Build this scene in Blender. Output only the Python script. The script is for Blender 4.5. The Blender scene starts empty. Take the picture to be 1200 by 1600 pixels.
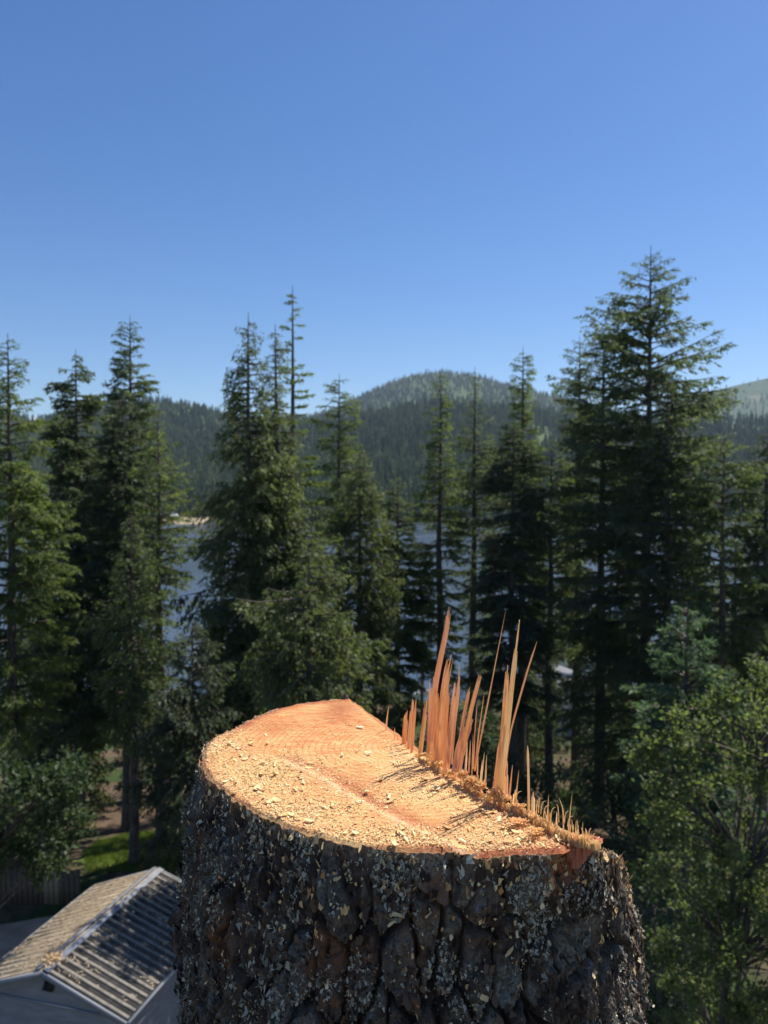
import bpy, math, random
import numpy as np
PI = math.pi
rad = math.radians
sc = bpy.context.scene
COL = sc.collection

# ------------------------------------------------------------------ camera
CAMZ = 12.0
PITCH = math.atan(38/1200)
cam_d = bpy.data.cameras.new('camera')
cam = bpy.data.objects.new('camera', cam_d); COL.objects.link(cam)
cam.location = (0, 0, CAMZ)
cam.rotation_euler = (PI/2-PITCH, 0, 0)
cam_d.sensor_fit = 'VERTICAL'; cam_d.sensor_height = 32; cam_d.sensor_width = 24
cam_d.lens = 24.0
cam_d.clip_start = 0.05; cam_d.clip_end = 30000
cam_d.dof.use_dof = True; cam_d.dof.focus_distance = 0.80; cam_d.dof.aperture_fstop = 9.5
sc.camera = cam
sc.render.resolution_x = 768; sc.render.resolution_y = 1024

# ------------------------------------------------------------------ light
SUN_AZ = rad(54)      # clockwise from +Y
SUN_EL = rad(58)
world = bpy.data.worlds.new('World'); sc.world = world; world.use_nodes = True
wn = world.node_tree
bg = wn.nodes['Background']; bg.inputs['Strength'].default_value = 0.13
sky = wn.nodes.new('ShaderNodeTexSky'); sky.sky_type = 'NISHITA'; sky.sun_disc = False
sky.sun_elevation = SUN_EL; sky.sun_rotation = SUN_AZ
sky.altitude = 900; sky.air_density = 1.0; sky.dust_density = 0.6; sky.ozone_density = 2.2
hs = wn.nodes.new('ShaderNodeHueSaturation'); hs.inputs['Saturation'].default_value = 1.30; hs.inputs['Value'].default_value = .70; hs.inputs['Hue'].default_value = .507
wn.links.new(sky.outputs[0], hs.inputs['Color']); wn.links.new(hs.outputs[0], bg.inputs['Color'])
sun_d = bpy.data.lights.new('sun', 'SUN'); sun_d.energy = 5.0; sun_d.angle = rad(0.55); sun_d.color = (1.0, 0.95, 0.87)
sun = bpy.data.objects.new('sun', sun_d); COL.objects.link(sun)
sdir = np.array([math.sin(SUN_AZ)*math.cos(SUN_EL), math.cos(SUN_AZ)*math.cos(SUN_EL), math.sin(SUN_EL)])
sun.rotation_euler = (PI/2-SUN_EL, 0, PI-SUN_AZ)
sun.location = (20, 20, 60)
sc.view_settings.view_transform = 'Standard'; sc.view_settings.look = 'None'
sc.view_settings.gamma = 1; sc.view_settings.use_curve_mapping = False
sc.view_settings.exposure = 0.55
sc.cycles.use_denoising = True
sc.cycles.max_bounces = 8; sc.cycles.diffuse_bounces = 5; sc.cycles.volume_bounces = 0
sc.cycles.transmission_bounces = 4; sc.cycles.transparent_max_bounces = 6
sc.cycles.use_fast_gi = False

# ------------------------------------------------------------------ helpers
def P(px, py, d):
    """world point at forward distance d (metres) that projects to pixel px,py of the 1200x1600 picture"""
    u = (px-600)/1200; v = (800-py)/1200
    c, s = math.cos(PITCH), math.sin(PITCH)
    dy = c+v*s; dz = -s+v*c
    return np.array([u/dy*d, d, CAMZ+dz/dy*d])
def P_plane(px, py, z):
    u = (px-600)/1200; v = (800-py)/1200
    c, s = math.cos(PITCH), math.sin(PITCH)
    dy = c+v*s; dz = -s+v*c
    k = (z-CAMZ)/dz
    return np.array([u*k, dy*k, z])

def tag(o, label=None, cat=None, group=None, kind=None):
    if label: o['label'] = label
    if cat: o['category'] = cat
    if group: o['group'] = group
    if kind: o['kind'] = kind
    return o
def empty(name, loc=(0, 0, 0), **k):
    o = bpy.data.objects.new(name, None); COL.objects.link(o); o.location = tuple(float(v) for v in loc)
    o.empty_display_size = 0.2
    return tag(o, **k)
def mk(name, V, F, mat, parent=None, smooth=False, attr=None, origin=None):
    """V (n,3) world coords; F array (m,3)/(m,4) or list of such arrays"""
    V = np.asarray(V, dtype=np.float64)
    off = np.zeros(3)
    q = parent
    while q is not None: off = off+np.array(q.location); q = q.parent
    poff = off.copy()
    if origin is not None: off = np.asarray(origin, float)
    me = bpy.data.meshes.new(name)
    Fs = F if isinstance(F, list) else [F]
    Fs = [np.asarray(f, dtype=np.int32) for f in Fs if len(f)]
    me.vertices.add(len(V)); me.vertices.foreach_set('co', (V-off).astype(np.float32).ravel())
    tot = np.concatenate([np.full(len(f), f.shape[1], np.int32) for f in Fs])
    idx = np.concatenate([f.ravel() for f in Fs])
    me.loops.add(len(idx)); me.loops.foreach_set('vertex_index', idx)
    me.polygons.add(len(tot))
    st = np.zeros(len(tot), np.int32); st[1:] = np.cumsum(tot)[:-1]
    me.polygons.foreach_set('loop_start', st)
    if smooth: me.polygons.foreach_set('use_smooth', np.ones(len(tot), bool))
    me.update(calc_edges=True)
    if attr is not None:
        for k, a in attr.items():
            dom = 'POINT' if len(a) == len(V) and len(a) != len(tot) else 'FACE'
            at = me.attributes.new(k, 'FLOAT', dom); at.data.foreach_set('value', np.asarray(a, np.float32))
    for m in (mat if isinstance(mat, (list, tuple)) else [mat]):
        me.materials.append(m)
    o = bpy.data.objects.new(name, me); COL.objects.link(o)
    if parent is not None:
        o.parent = parent
        if origin is not None: o.location = tuple(off-poff)
    elif origin is not None: o.location = tuple(off)
    return o
class MB:
    def __init__(s): s.V = []; s.F3 = []; s.F4 = []; s.n = 0
    def add(s, V, F):
        V = np.asarray(V, float); F = np.asarray(F, int)+s.n
        s.V.append(V); (s.F3 if F.shape[1] == 3 else s.F4).append(F); s.n += len(V)
    def box(s, c, size, ax=None):
        c = np.asarray(c, float); h = np.asarray(size, float)/2
        B = np.array([[x, y, z] for x in (-1, 1) for y in (-1, 1) for z in (-1, 1)])*h
        if ax is not None: B = B@np.asarray(ax, float)
        s.add(B+c, [[0, 1, 3, 2], [4, 6, 7, 5], [0, 4, 5, 1], [2, 3, 7, 6], [0, 2, 6, 4], [1, 5, 7, 3]])
    def prism(s, poly, dvec):
        poly = np.asarray(poly, float); n = len(poly); V = np.vstack([poly, poly+np.asarray(dvec, float)])
        for i in range(1, n-1):
            s.add(V[[0, i, i+1]], [[0, 2, 1]]); s.add(V[[n, n+i, n+i+1]], [[0, 1, 2]])
        s.add(V, [[i, (i+1) % n, (i+1) % n+n, i+n] for i in range(n)])
    def tube(s, pts, rs, k=6):
        V, F = tube(pts, rs, k); s.add(V, F)
    def build(s, name, mat, parent=None, smooth=False, **kw):
        return mk(name, np.vstack(s.V), [np.vstack(f) for f in (s.F3, s.F4) if f], mat, parent, smooth, **kw)
def tube(pts, rs, k=6):
    pts = np.asarray(pts, float); n = len(pts); rs = np.broadcast_to(rs, n)
    T = np.gradient(pts, axis=0); T /= np.linalg.norm(T, axis=1)[:, None]+1e-9
    ref = np.array([1., 0, 0]) if abs(T[:, 0]).mean() < .7 else np.array([0, 1., 0])
    A = np.cross(T, ref); A /= np.linalg.norm(A, axis=1)[:, None]; B = np.cross(T, A)
    th = np.arange(k)/k*2*PI
    V = pts[:, None]+rs[:, None, None]*(A[:, None]*np.cos(th)[None, :, None]+B[:, None]*np.sin(th)[None, :, None])
    V = V.reshape(-1, 3)
    i = np.arange(n-1)[:, None]*k; j = np.arange(k)[None]; j2 = (j+1) % k
    F = np.stack([i+j, i+j2, i+k+j2, i+k+j], -1).reshape(-1, 4)
    return V, F
def nrm(a): return a/(np.linalg.norm(a, axis=-1, keepdims=True)+1e-9)
def sstep(a, b, x):
    t = np.clip((x-a)/(b-a), 0, 1); return t*t*(3-2*t)
ORD = ['leftmost', 'second', 'third', 'fourth', 'fifth', 'sixth', 'seventh', 'eighth', 'ninth', 'tenth', 'eleventh', 'twelfth', 'thirteenth', 'fourteenth', 'fifteenth', 'sixteenth', 'seventeenth', 'eighteenth',
       'nineteenth', 'twentieth', 'twenty-first', 'twenty-second', 'twenty-third', 'twenty-fourth', 'twenty-fifth', 'twenty-sixth']
def nth(rows, i):
    k = sorted(range(len(rows)), key=lambda j: rows[j][0]).index(i)
    return 'leftmost of them' if k == 0 else ORD[k]+' from the left' if k < len(rows)-1 else 'rightmost of them'
# numpy noise
_r = np.random.RandomState(5); PERM = _r.permutation(4096); GR = nrm(_r.normal(size=(4096, 3)))
def _h(i, j, k): return PERM[(PERM[(PERM[i & 4095]+j) & 4095]+k) & 4095]
def perlin(x, y, z):
    x, y, z = np.broadcast_arrays(x, y, z)
    i, j, k = (np.floor(a).astype(int) for a in (x, y, z)); fx, fy, fz = x-i, y-j, z-k
    u, v, w = (f*f*f*(f*(f*6-15)+10) for f in (fx, fy, fz))
    def g(a, b, c):
        G = GR[_h(i+a, j+b, k+c)]; return G[..., 0]*(fx-a)+G[..., 1]*(fy-b)+G[..., 2]*(fz-c)
    l = lambda a, b, t: a+(b-a)*t
    return l(l(l(g(0, 0, 0), g(1, 0, 0), u), l(g(0, 1, 0), g(1, 1, 0), u), v),
             l(l(g(0, 0, 1), g(1, 0, 1), u), l(g(0, 1, 1), g(1, 1, 1), u), v), w)*1.6
def fbm(x, y, z, o=4, g=.5):
    s = 0; a = 1; t = 0
    for n in range(o):
        s = s+a*perlin(x*2**n+n*17.3, y*2**n, z*2**n); t += a; a *= g
    return s/t
def worley(x, y, seed=0):
    i, j = np.floor(x).astype(int), np.floor(y).astype(int)
    f1 = np.full(x.shape, 9.); f2 = np.full(x.shape, 9.); cid = np.zeros(x.shape, int)
    for a in (-1, 0, 1):
        for b in (-1, 0, 1):
            h = _h(i+a, j+b, seed); h2 = _h(i+a, j+b, seed+31)
            d = np.hypot(i+a+.1+.8*h/4096-x, j+b+.1+.8*h2/4096-y)
            m = d < f1
            f2 = np.where(m, f1, np.minimum(f2, d)); f1 = np.where(m, d, f1); cid = np.where(m, h, cid)
    return f1, f2, cid/4096

# ------------------------------------------------------------------ materials
def mat(name, base, rough=.8, spec=.3, **k):
    m = bpy.data.materials.new(name); m.use_nodes = True
    b = m.node_tree.nodes['Principled BSDF']
    b.inputs['Base Color'].default_value = (*base, 1); b.inputs['Roughness'].default_value = rough
    b.inputs['Specular IOR Level'].default_value = spec
    for a, v in k.items(): b.inputs[a.replace('_', ' ')].default_value = v
    return m
def N(m, t, **props):
    n = m.node_tree.nodes.new(t)
    for k, v in props.items():
        if k.startswith('i_'): n.inputs[k[2:].replace('_', ' ')].default_value = v
        else: setattr(n, k, v)
    return n
def L(m, a, b): m.node_tree.links.new(a, b)
def coords(m, scale=(1, 1, 1), out='Object', rot=(0, 0, 0)):
    tc = N(m, 'ShaderNodeTexCoord'); mp = N(m, 'ShaderNodeMapping'); mp.inputs['Scale'].default_value = scale
    mp.inputs['Rotation'].default_value = rot
    L(m, tc.outputs[out], mp.inputs['Vector']); return mp.outputs[0]
def noise(m, vec, scale, detail=4, rough=.55, dist=0):
    n = N(m, 'ShaderNodeTexNoise'); n.inputs['Scale'].default_value = scale; n.inputs['Detail'].default_value = detail
    n.inputs['Roughness'].default_value = rough; n.inputs['Distortion'].default_value = dist
    L(m, vec, n.inputs['Vector']); return n.outputs['Fac']
def ramp(m, fac, stops):
    r = N(m, 'ShaderNodeValToRGB'); e = r.color_ramp.elements
    while len(e) < len(stops): e.new(.5)
    for el, (p, c) in zip(e, stops):
        el.position = p; el.color = (*c, 1) if len(c) == 3 else c
    L(m, fac, r.inputs[0]); return r.outputs[0]
def mixc(m, fac, a, b, mode='MIX'):
    n = N(m, 'ShaderNodeMix', data_type='RGBA', blend_type=mode)
    for s, v in ((0, fac), (6, a), (7, b)):
        if hasattr(v, 'is_output') or isinstance(v, bpy.types.NodeSocket): L(m, v, n.inputs[s])
        else: n.inputs[s].default_value = v if s == 0 else (*v, 1)
    return n.outputs[2]
def bsdf(m): return m.node_tree.nodes['Principled BSDF']
def bump(m, fac, strength=.4, dist=.02):
    b = N(m, 'ShaderNodeBump'); b.inputs['Strength'].default_value = strength; b.inputs['Distance'].default_value = dist
    L(m, fac, b.inputs['Height']); L(m, b.outputs[0], bsdf(m).inputs['Normal'])
def attrib(m, name):
    a = N(m, 'ShaderNodeAttribute'); a.attribute_name = name; return a.outputs['Fac']
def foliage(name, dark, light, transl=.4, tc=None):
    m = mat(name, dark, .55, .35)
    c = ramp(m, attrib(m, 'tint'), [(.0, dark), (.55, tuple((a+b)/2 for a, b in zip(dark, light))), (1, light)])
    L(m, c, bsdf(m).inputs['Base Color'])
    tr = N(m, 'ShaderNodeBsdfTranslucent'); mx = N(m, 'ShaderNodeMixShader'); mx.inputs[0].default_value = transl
    c2 = mixc(m, 1.0, c, tc or (1.35, 1.5, .8), 'MULTIPLY'); L(m, c2, tr.inputs[0])
    out = m.node_tree.nodes['Material Output']
    L(m, bsdf(m).outputs[0], mx.inputs[1]); L(m, tr.outputs[0], mx.inputs[2]); L(m, mx.outputs[0], out.inputs[0])
    return m
def simple(name, c1, c2, scale, rough=.8, stretch=(1, 1, 1), bmp=None, spec=.3, lo=.35, hi=.65):
    m = mat(name, c1, rough, spec); f = noise(m, coords(m, stretch), scale)
    L(m, ramp(m, f, [(lo, c1), (hi, c2)]), bsdf(m).inputs['Base Color'])
    if bmp: bump(m, f, *bmp)
    return m
M_FOL = {
 'fir': foliage('fir_needles', (.050, .068, .042), (.155, .185, .095), .50),
 'dark': foliage('dark_fir_needles', (.038, .052, .036), (.120, .140, .080), .48),
 'larch': foliage('larch_needles', (.068, .095, .034), (.190, .225, .080), .55),
 'cedar': foliage('cedar_sprays', (.058, .074, .034), (.185, .205, .092), .52),
 'pale': foliage('pale_fir_needles', (.056, .078, .036), (.180, .215, .095), .50),
 'blue': foliage('blue_green_needles', (.048, .088, .054), (.135, .200, .115), .50),
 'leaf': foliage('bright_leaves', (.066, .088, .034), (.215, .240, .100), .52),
 'shade_leaf': foliage('shaded_leaves', (.022, .042, .018), (.085, .120, .050), .42),  # darker leaf copy, shade put into its colour
}
M_TRUNK = simple('conifer_bark', (.055, .042, .034), (.15, .125, .105), 6, .9, (3, 3, .6), (.6, .05))
M_PALEBARK = simple('pale_bark', (.13, .11, .09), (.26, .23, .19), 8, .9, (2, 2, .5), (.5, .03))

# ------------------------------------------------------------------ ground, lake
LAKE_Z = -12.0
def ground_z(x, y):
    x = np.asarray(x, float); y = np.asarray(y, float)
    t = np.clip((y-24)/62, 0, 1.35)
    z = -12.0*t*(1-.12*np.sin(t*PI))+.0
    z = z+.35*fbm(x*.05+3, y*.05, 0*x, 3)*sstep(0, 8, np.abs(y-16)+np.abs(x+5))
    return np.where(y > 86, np.minimum(z, LAKE_Z-.3*np.clip((y-86)/4, 0, 6)), z)
xs = np.concatenate([np.linspace(-900, -70, 25), np.linspace(-65, 65, 131), np.linspace(70, 900, 25)])
ys = np.concatenate([np.linspace(-300, -12, 12), np.linspace(-10, 110, 121), np.linspace(115, 150, 6)])
X, Y = np.meshgrid(xs, ys); Z = ground_z(X, Y)
def gridF(nr, nc):
    i = np.arange(nr-1)[:, None]*nc; j = np.arange(nc-1)[None]
    return np.stack([i+j, i+j+1, i+nc+j+1, i+nc+j], -1).reshape(-1, 4)
m = mat('forest_floor', (.1, .08, .05), .95, .1)
v = coords(m); f1 = noise(m, v, .18, 5); f2 = noise(m, v, 3.5, 6, .7)
soil = ramp(m, f2, [(.3, (.055, .038, .026)), (.58, (.12, .082, .055)), (.8, (.20, .14, .09))])
moss = ramp(m, f2, [(.3, (.020, .034, .012)), (.7, (.055, .080, .024))])
L(m, mixc(m, ramp(m, f1, [(.47, (0, 0, 0)), (.56, (1, 1, 1))]), soil, moss), bsdf(m).inputs['Base Color']); bump(m, f2, .6, .06)
mk('ground', np.stack([X.ravel(), Y.ravel(), Z.ravel()], 1), gridF(*X.shape), m, smooth=True)['kind'] = 'structure'
# lake
m = mat('lake_water', (.045, .055, .065), .2, .35)
v = coords(m, (1, .35, 1)); f = noise(m, v, .9, 5, .6); f2 = noise(m, v, .05, 3)
b = N(m, 'ShaderNodeBump'); b.inputs['Strength'].default_value = .55; b.inputs['Distance'].default_value = .12
L(m, f, b.inputs['Height']); L(m, b.outputs[0], bsdf(m).inputs['Normal'])
L(m, ramp(m, f2, [(.4, (.16, .16, .16)), (.6, (.30, .30, .30))]), bsdf(m).inputs['Roughness'])
mk('lake_water', [(-2500, 80, LAKE_Z), (2500, 80, LAKE_Z), (2500, 1400, LAKE_Z), (-2500, 1400, LAKE_Z)], np.array([[0, 1, 2, 3]]), m)['kind'] = 'structure'
# lawn: strip of mown grass behind the shed
lawn_px = [(128, 1330), (150, 1300), (200, 1282), (262, 1272), (330, 1270), (360, 1290), (330, 1345), (262, 1372), (190, 1368), (135, 1372)]
lawn = np.array([P_plane(a, b, 0)[:2] for a, b in lawn_px])
def inpoly(x, y, poly):
    c = np.zeros(x.shape, bool); n = len(poly)
    for i in range(n):
        x0, y0 = poly[i]; x1, y1 = poly[(i+1) % n]
        k = ((y0 > y) != (y1 > y)) & (x < (x1-x0)*(y-y0)/(y1-y0+1e-12)+x0); c ^= k
    return c
mg = simple('mown_grass', (.085, .115, .022), (.21, .235, .055), 1.2, .9, bmp=(.6, .05))
gx, gy = np.meshgrid(np.linspace(lawn[:, 0].min(), lawn[:, 0].max(), 40), np.linspace(lawn[:, 1].min(), lawn[:, 1].max(), 30))
gF = gridF(*gx.shape); cc = np.stack([gx.ravel(), gy.ravel()], 1)[gF].mean(1)
gF = gF[inpoly(cc[:, 0]+.3*np.sin(cc[:, 1]*5), cc[:, 1], lawn)]
mk('lawn', np.stack([gx.ravel(), gy.ravel(), ground_z(gx, gy).ravel()+.02], 1), gF, mg, smooth=True)['kind'] = 'structure'
rs = np.random.RandomState(3)
n = 60000; bx_ = rs.uniform(lawn[:, 0].min()-1, lawn[:, 0].max()+1, n); by_ = rs.uniform(lawn[:, 1].min()-1, lawn[:, 1].max()+1, n)
k = inpoly(bx_, by_, lawn); bx_, by_ = bx_[k], by_[k]; n = len(bx_)
def tris(base, d, w, tintv):
    """elongated triangles: base (n,3), d (n,3) vector to tip, w (n,3) half width vector"""
    V = np.stack([base-w, base+w, base+d], 1).reshape(-1, 3)
    return V, np.arange(len(V)).reshape(-1, 3), tintv
b0 = np.stack([bx_, by_, ground_z(bx_, by_)+.015], 1)
V, F, t = tris(b0, rs.normal(0, .03, (n, 3))+[0, 0, .09], nrm(rs.normal(size=(n, 3))*[1, 1, 0])*.012, rs.rand(n))
M_GRASS = foliage('grass_blades', (.07, .11, .02), (.20, .25, .06), .4)
tag(mk('lawn_grass', V, F, M_GRASS, attr={'tint': t}), 'short sunlit green grass of the lawn beyond the shed', 'grass', kind='stuff')

# ------------------------------------------------------------------ hills
def interp_px(pts, x):
    p = np.array(pts, float); return np.interp(x, p[:, 0], p[:, 1])
m = mat('forested_slope', (.05, .07, .035), .95, .05)
v = coords(m); f = noise(m, v, .02, 6, .65)
L(m, ramp(m, f, [(.35, (.038, .062, .030)), (.52, (.072, .105, .042)), (.7, (.11, .145, .052))]), bsdf(m).inputs['Base Color'])
M_SLOPE = m
m = mat('logged_slope', (.2, .17, .1), .95, .05); v = coords(m); f = noise(m, v, .012, 6, .6)
L(m, ramp(m, f, [(.56, (.070, .100, .044)), (.66, (.16, .15, .085))]), bsdf(m).inputs['Base Color']); M_LOGGED = m
m = mat('grassy_slope', (.1, .12, .05), .95, .05); v = coords(m); f = noise(m, v, .02, 5, .6)
L(m, ramp(m, f, [(.38, (.050, .080, .028)), (.6, (.085, .125, .040))]), bsdf(m).inputs['Base Color']); M_GRASSY = m
HILLS = {}
def hill(name, sil, d_front, d_ridge, material, z_front=LAKE_Z-1, amp=.05, nu=160, ns=44, back=1.25, power=1.25, pxr=(-500, 1700), dvar=0, seed=0):
    us = np.linspace(pxr[0], pxr[1], nu); s = np.concatenate([np.linspace(0, 1, ns), np.linspace(1.03, back, 8)])
    U, S = np.meshgrid(us, s)
    dr = d_ridge*(1+dvar*fbm(U*.004+seed, 0*U, 0*U+seed, 2))
    D = d_front+(dr-d_front)*S
    top = -(interp_px(sil, U)-762)/1200*dr+CAMZ
    Xw = (U-600)/1200*dr*(.35+.65*D/dr)
    pr = np.where(S <= 1, np.clip(S, 0, 1)**power*(1-.0*S), 1-(S-1)*1.9)
    Zw = z_front+(top-z_front)*pr
    hgt = (top-z_front)
    # ravines that run down the slope
    rav = fbm(Xw/(d_ridge*.16)+seed, D/(d_ridge*.5), 0*Xw+seed, 4)
    Zw = Zw+rav*hgt*amp*4*np.clip(S, 0, 1)*np.clip(1.03-S, 0, 1)**.6
    o = mk(name, np.stack([Xw.ravel(), D.ravel(), Zw.ravel()], 1), gridF(*U.shape), material, smooth=True)
    o['kind'] = 'structure'
    HILLS[name] = (Xw, D, Zw)
    return o
hill('right_mountain', [(-500, 700), (700, 700), (900, 680), (1000, 652), (1100, 614), (1150, 602), (1200, 592), (1300, 582), (1450, 600), (1700, 640)], 1700, 3400, M_LOGGED, amp=.035, pxr=(500, 1900), seed=4)
hill('central_mountain', [(-500, 690), (0, 672), (300, 655), (480, 652), (520, 640), (560, 621), (600, 603), (640, 589), (690, 582), (740, 588), (800, 604), (860, 620), (920, 634), (1000, 655), (1200, 690), (1700, 720)], 900, 2700, M_SLOPE, amp=.04, seed=1)
hill('left_hill', [(-500, 610), (0, 642), (60, 660), (100, 648), (150, 634), (220, 627), (270, 630), (330, 641), (380, 662), (440, 700), (520, 755), (1700, 775)], 560, 1500, M_GRASSY, amp=.04, pxr=(-700, 600), seed=2)
hill('foothill', [(-500, 740), (120, 752), (200, 735), (250, 715), (300, 692), (350, 676), (440, 668), (520, 662), (600, 650), (680, 634), (740, 640), (840, 652), (950, 660), (1100, 665), (1250, 660), (1700, 640)], 528, 1250, M_SLOPE, amp=.04, seed=3)
m = mat('snow_and_rock', (.8, .82, .85), .8)
hill('snowy_mountain', [(-500, 800), (0, 700), (40, 662), (60, 650), (85, 668), (140, 700), (600, 800)], 3600, 4800, m, amp=.05, pxr=(-100, 300), seed=9, nu=40, ns=16)

# ------------------------------------------------------------------ conifers
def conifer_arrays(rng, base, H, prof, style, dens=1.0, size=1.0, crown_lo=.1, lean=(0, 0)):
    """prof: arrays (height above base, crown radius).  Returns foliage V, tint, and limb arrays."""
    st = dict(dict(rise=.25, droop=.45, hang=.15, whorl=5.5, gap=.33, width=.30, el=.18, ew=.030, irr=.28, twig=.095, tips=.0), **style)
    zb = crown_lo*H
    # branch heights
    zs = []; z = zb
    while z < H*.985:
        t = (z-zb)/(H-zb); n = max(2, int(round(st['whorl']*(1.0-.25*t)+rng.uniform(-1, 1))))
        zs += list(z+rng.uniform(-.10, .10, n)*st['gap']*3*.5); z += st['gap']*(1.05-.45*t)
    zs = np.array(zs); nb = len(zs); zs = np.clip(zs, zb*.9, H*.99)
    R = np.interp(zs, prof[0], prof[1])
    az = rng.uniform(0, 2*PI, nb)
    lob = 1+.16*np.sin(az*2+zs*.9+rng.uniform(0, 6))+.12*np.sin(az*3-zs*1.7)
    Lb = 1.16*R*(1-st['irr']*rng.rand(nb)**1.6*1.6)*lob+.06
    Lb *= np.where(rng.rand(nb) < .07, 1.22, 1.0)
    Lb = np.maximum(Lb, .10)
    tt = zs/H
    rise = st['rise']*(.25+1.3*tt)*rng.uniform(.6, 1.4, nb); droop = st['droop']*(1.25-.9*tt)*rng.uniform(.7, 1.3, nb)
    hx, hy = np.cos(az), np.sin(az)
    trx = base[0]+lean[0]*tt**1.5; try_ = base[1]+lean[1]*tt**1.5
    def bp(i, t):
        l = Lb[i]*t
        up = rise[i]*l-droop[i]*Lb[i]*t*t+st['tips']*Lb[i]*t**4
        return np.stack([trx[i]+hx[i]*l, try_[i]+hy[i]*l, base[2]+zs[i]+up], -1)
    # twigs
    ntw = np.maximum(3, (2*Lb/(st['twig']*size)*1.0).astype(int))
    bi = np.repeat(np.arange(nb), ntw); nt = len(bi)
    tk = rng.uniform(.10, 1.02, nt)**.8; sg = rng.choice([-1., 1.], nt)
    wl = 1.25*st['width']*Lb[bi]*np.clip((1.12-tk), .05, 1)*rng.uniform(.5, 1.25, nt)+.09*size
    fwd = np.stack([hx[bi], hy[bi], rise[bi]-2*droop[bi]*tk*.8], -1); fwd = nrm(fwd)
    side = np.stack([-hy[bi], hx[bi], np.zeros(nt)], -1)*sg[:, None]
    tp = bp(bi, np.minimum(tk, 1)); tw_t = rng.rand(nt)
    tdir = nrm(side*rng.uniform(.35, 1.0, (nt, 1))+fwd*rng.uniform(.4, 1.0, (nt, 1))+np.array([0, 0, 1.])*(rng.uniform(-.25, .12, (nt, 1))-st['hang']))
    # elements along twigs
    ne = np.maximum(2, (wl/(.040*size)*dens*rng.uniform(.7, 1.3, nt)).astype(int))
    ei = np.repeat(np.arange(nt), ne); m_ = len(ei)
    q = rng.rand(m_)
    pos = tp[ei]+tdir[ei]*(q*wl[ei])[:, None]+np.array([0, 0, -1.])*(st['hang']*(q*wl[ei])**1.2)[:, None]*.8
    pos += rng.normal(0, .018*size, (m_, 3))
    d = nrm(tdir[ei]*.9+rng.normal(0, .42, (m_, 3))+np.array([0, 0, -1.])*st['hang']*rng.rand(m_, 1)*1.2)
    sf = np.clip(.50+.42*Lb[bi][ei], .5, 1)
    ln = st['el']*size*rng.uniform(.55, 1.3, m_)*sf
    w = nrm(np.cross(d, rng.normal(size=(m_, 3))+np.array([0, 0, .8])))*(st['ew']*size*rng.uniform(.7, 1.5, m_)*sf)[:, None]
    V = np.stack([pos-w, pos+w, pos+d*ln[:, None]], 1).reshape(-1, 3)
    br_t = rng.rand(nb)
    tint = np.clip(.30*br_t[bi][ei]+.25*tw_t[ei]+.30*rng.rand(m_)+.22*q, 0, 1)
    # top leader
    # limbs
    k3 = np.arange(3)/3*2*PI; ts = np.array([0, .35, .7, 1.0])
    ii = np.arange(nb)
    C = np.stack([bp(ii, t) for t in ts], 1)           # nb,4,3
    rr = (.012+.012*Lb)[:, None]*np.array([1.2, .85, .5, .15])
    sd = np.stack([-hy, hx, 0*hx], -1)[:, None, None]; up = np.array([0, 0, 1.])
    LV = (C[:, :, None]+rr[..., None, None]*(sd*np.cos(k3)[None, None, :, None]+up*np.sin(k3)[None, None, :, None]))
    LV = LV.reshape(-1, 3)
    o = (np.arange(nb)*12)[:, None, None]+(np.arange(3)*3)[None, :, None]; j = np.arange(3)[None, None]; j2 = (j+1) % 3
    LF = np.stack([o+j, o+j2, o+3+j2, o+3+j], -1).reshape(-1, 4)
    return V, tint, LV, LF

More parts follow.
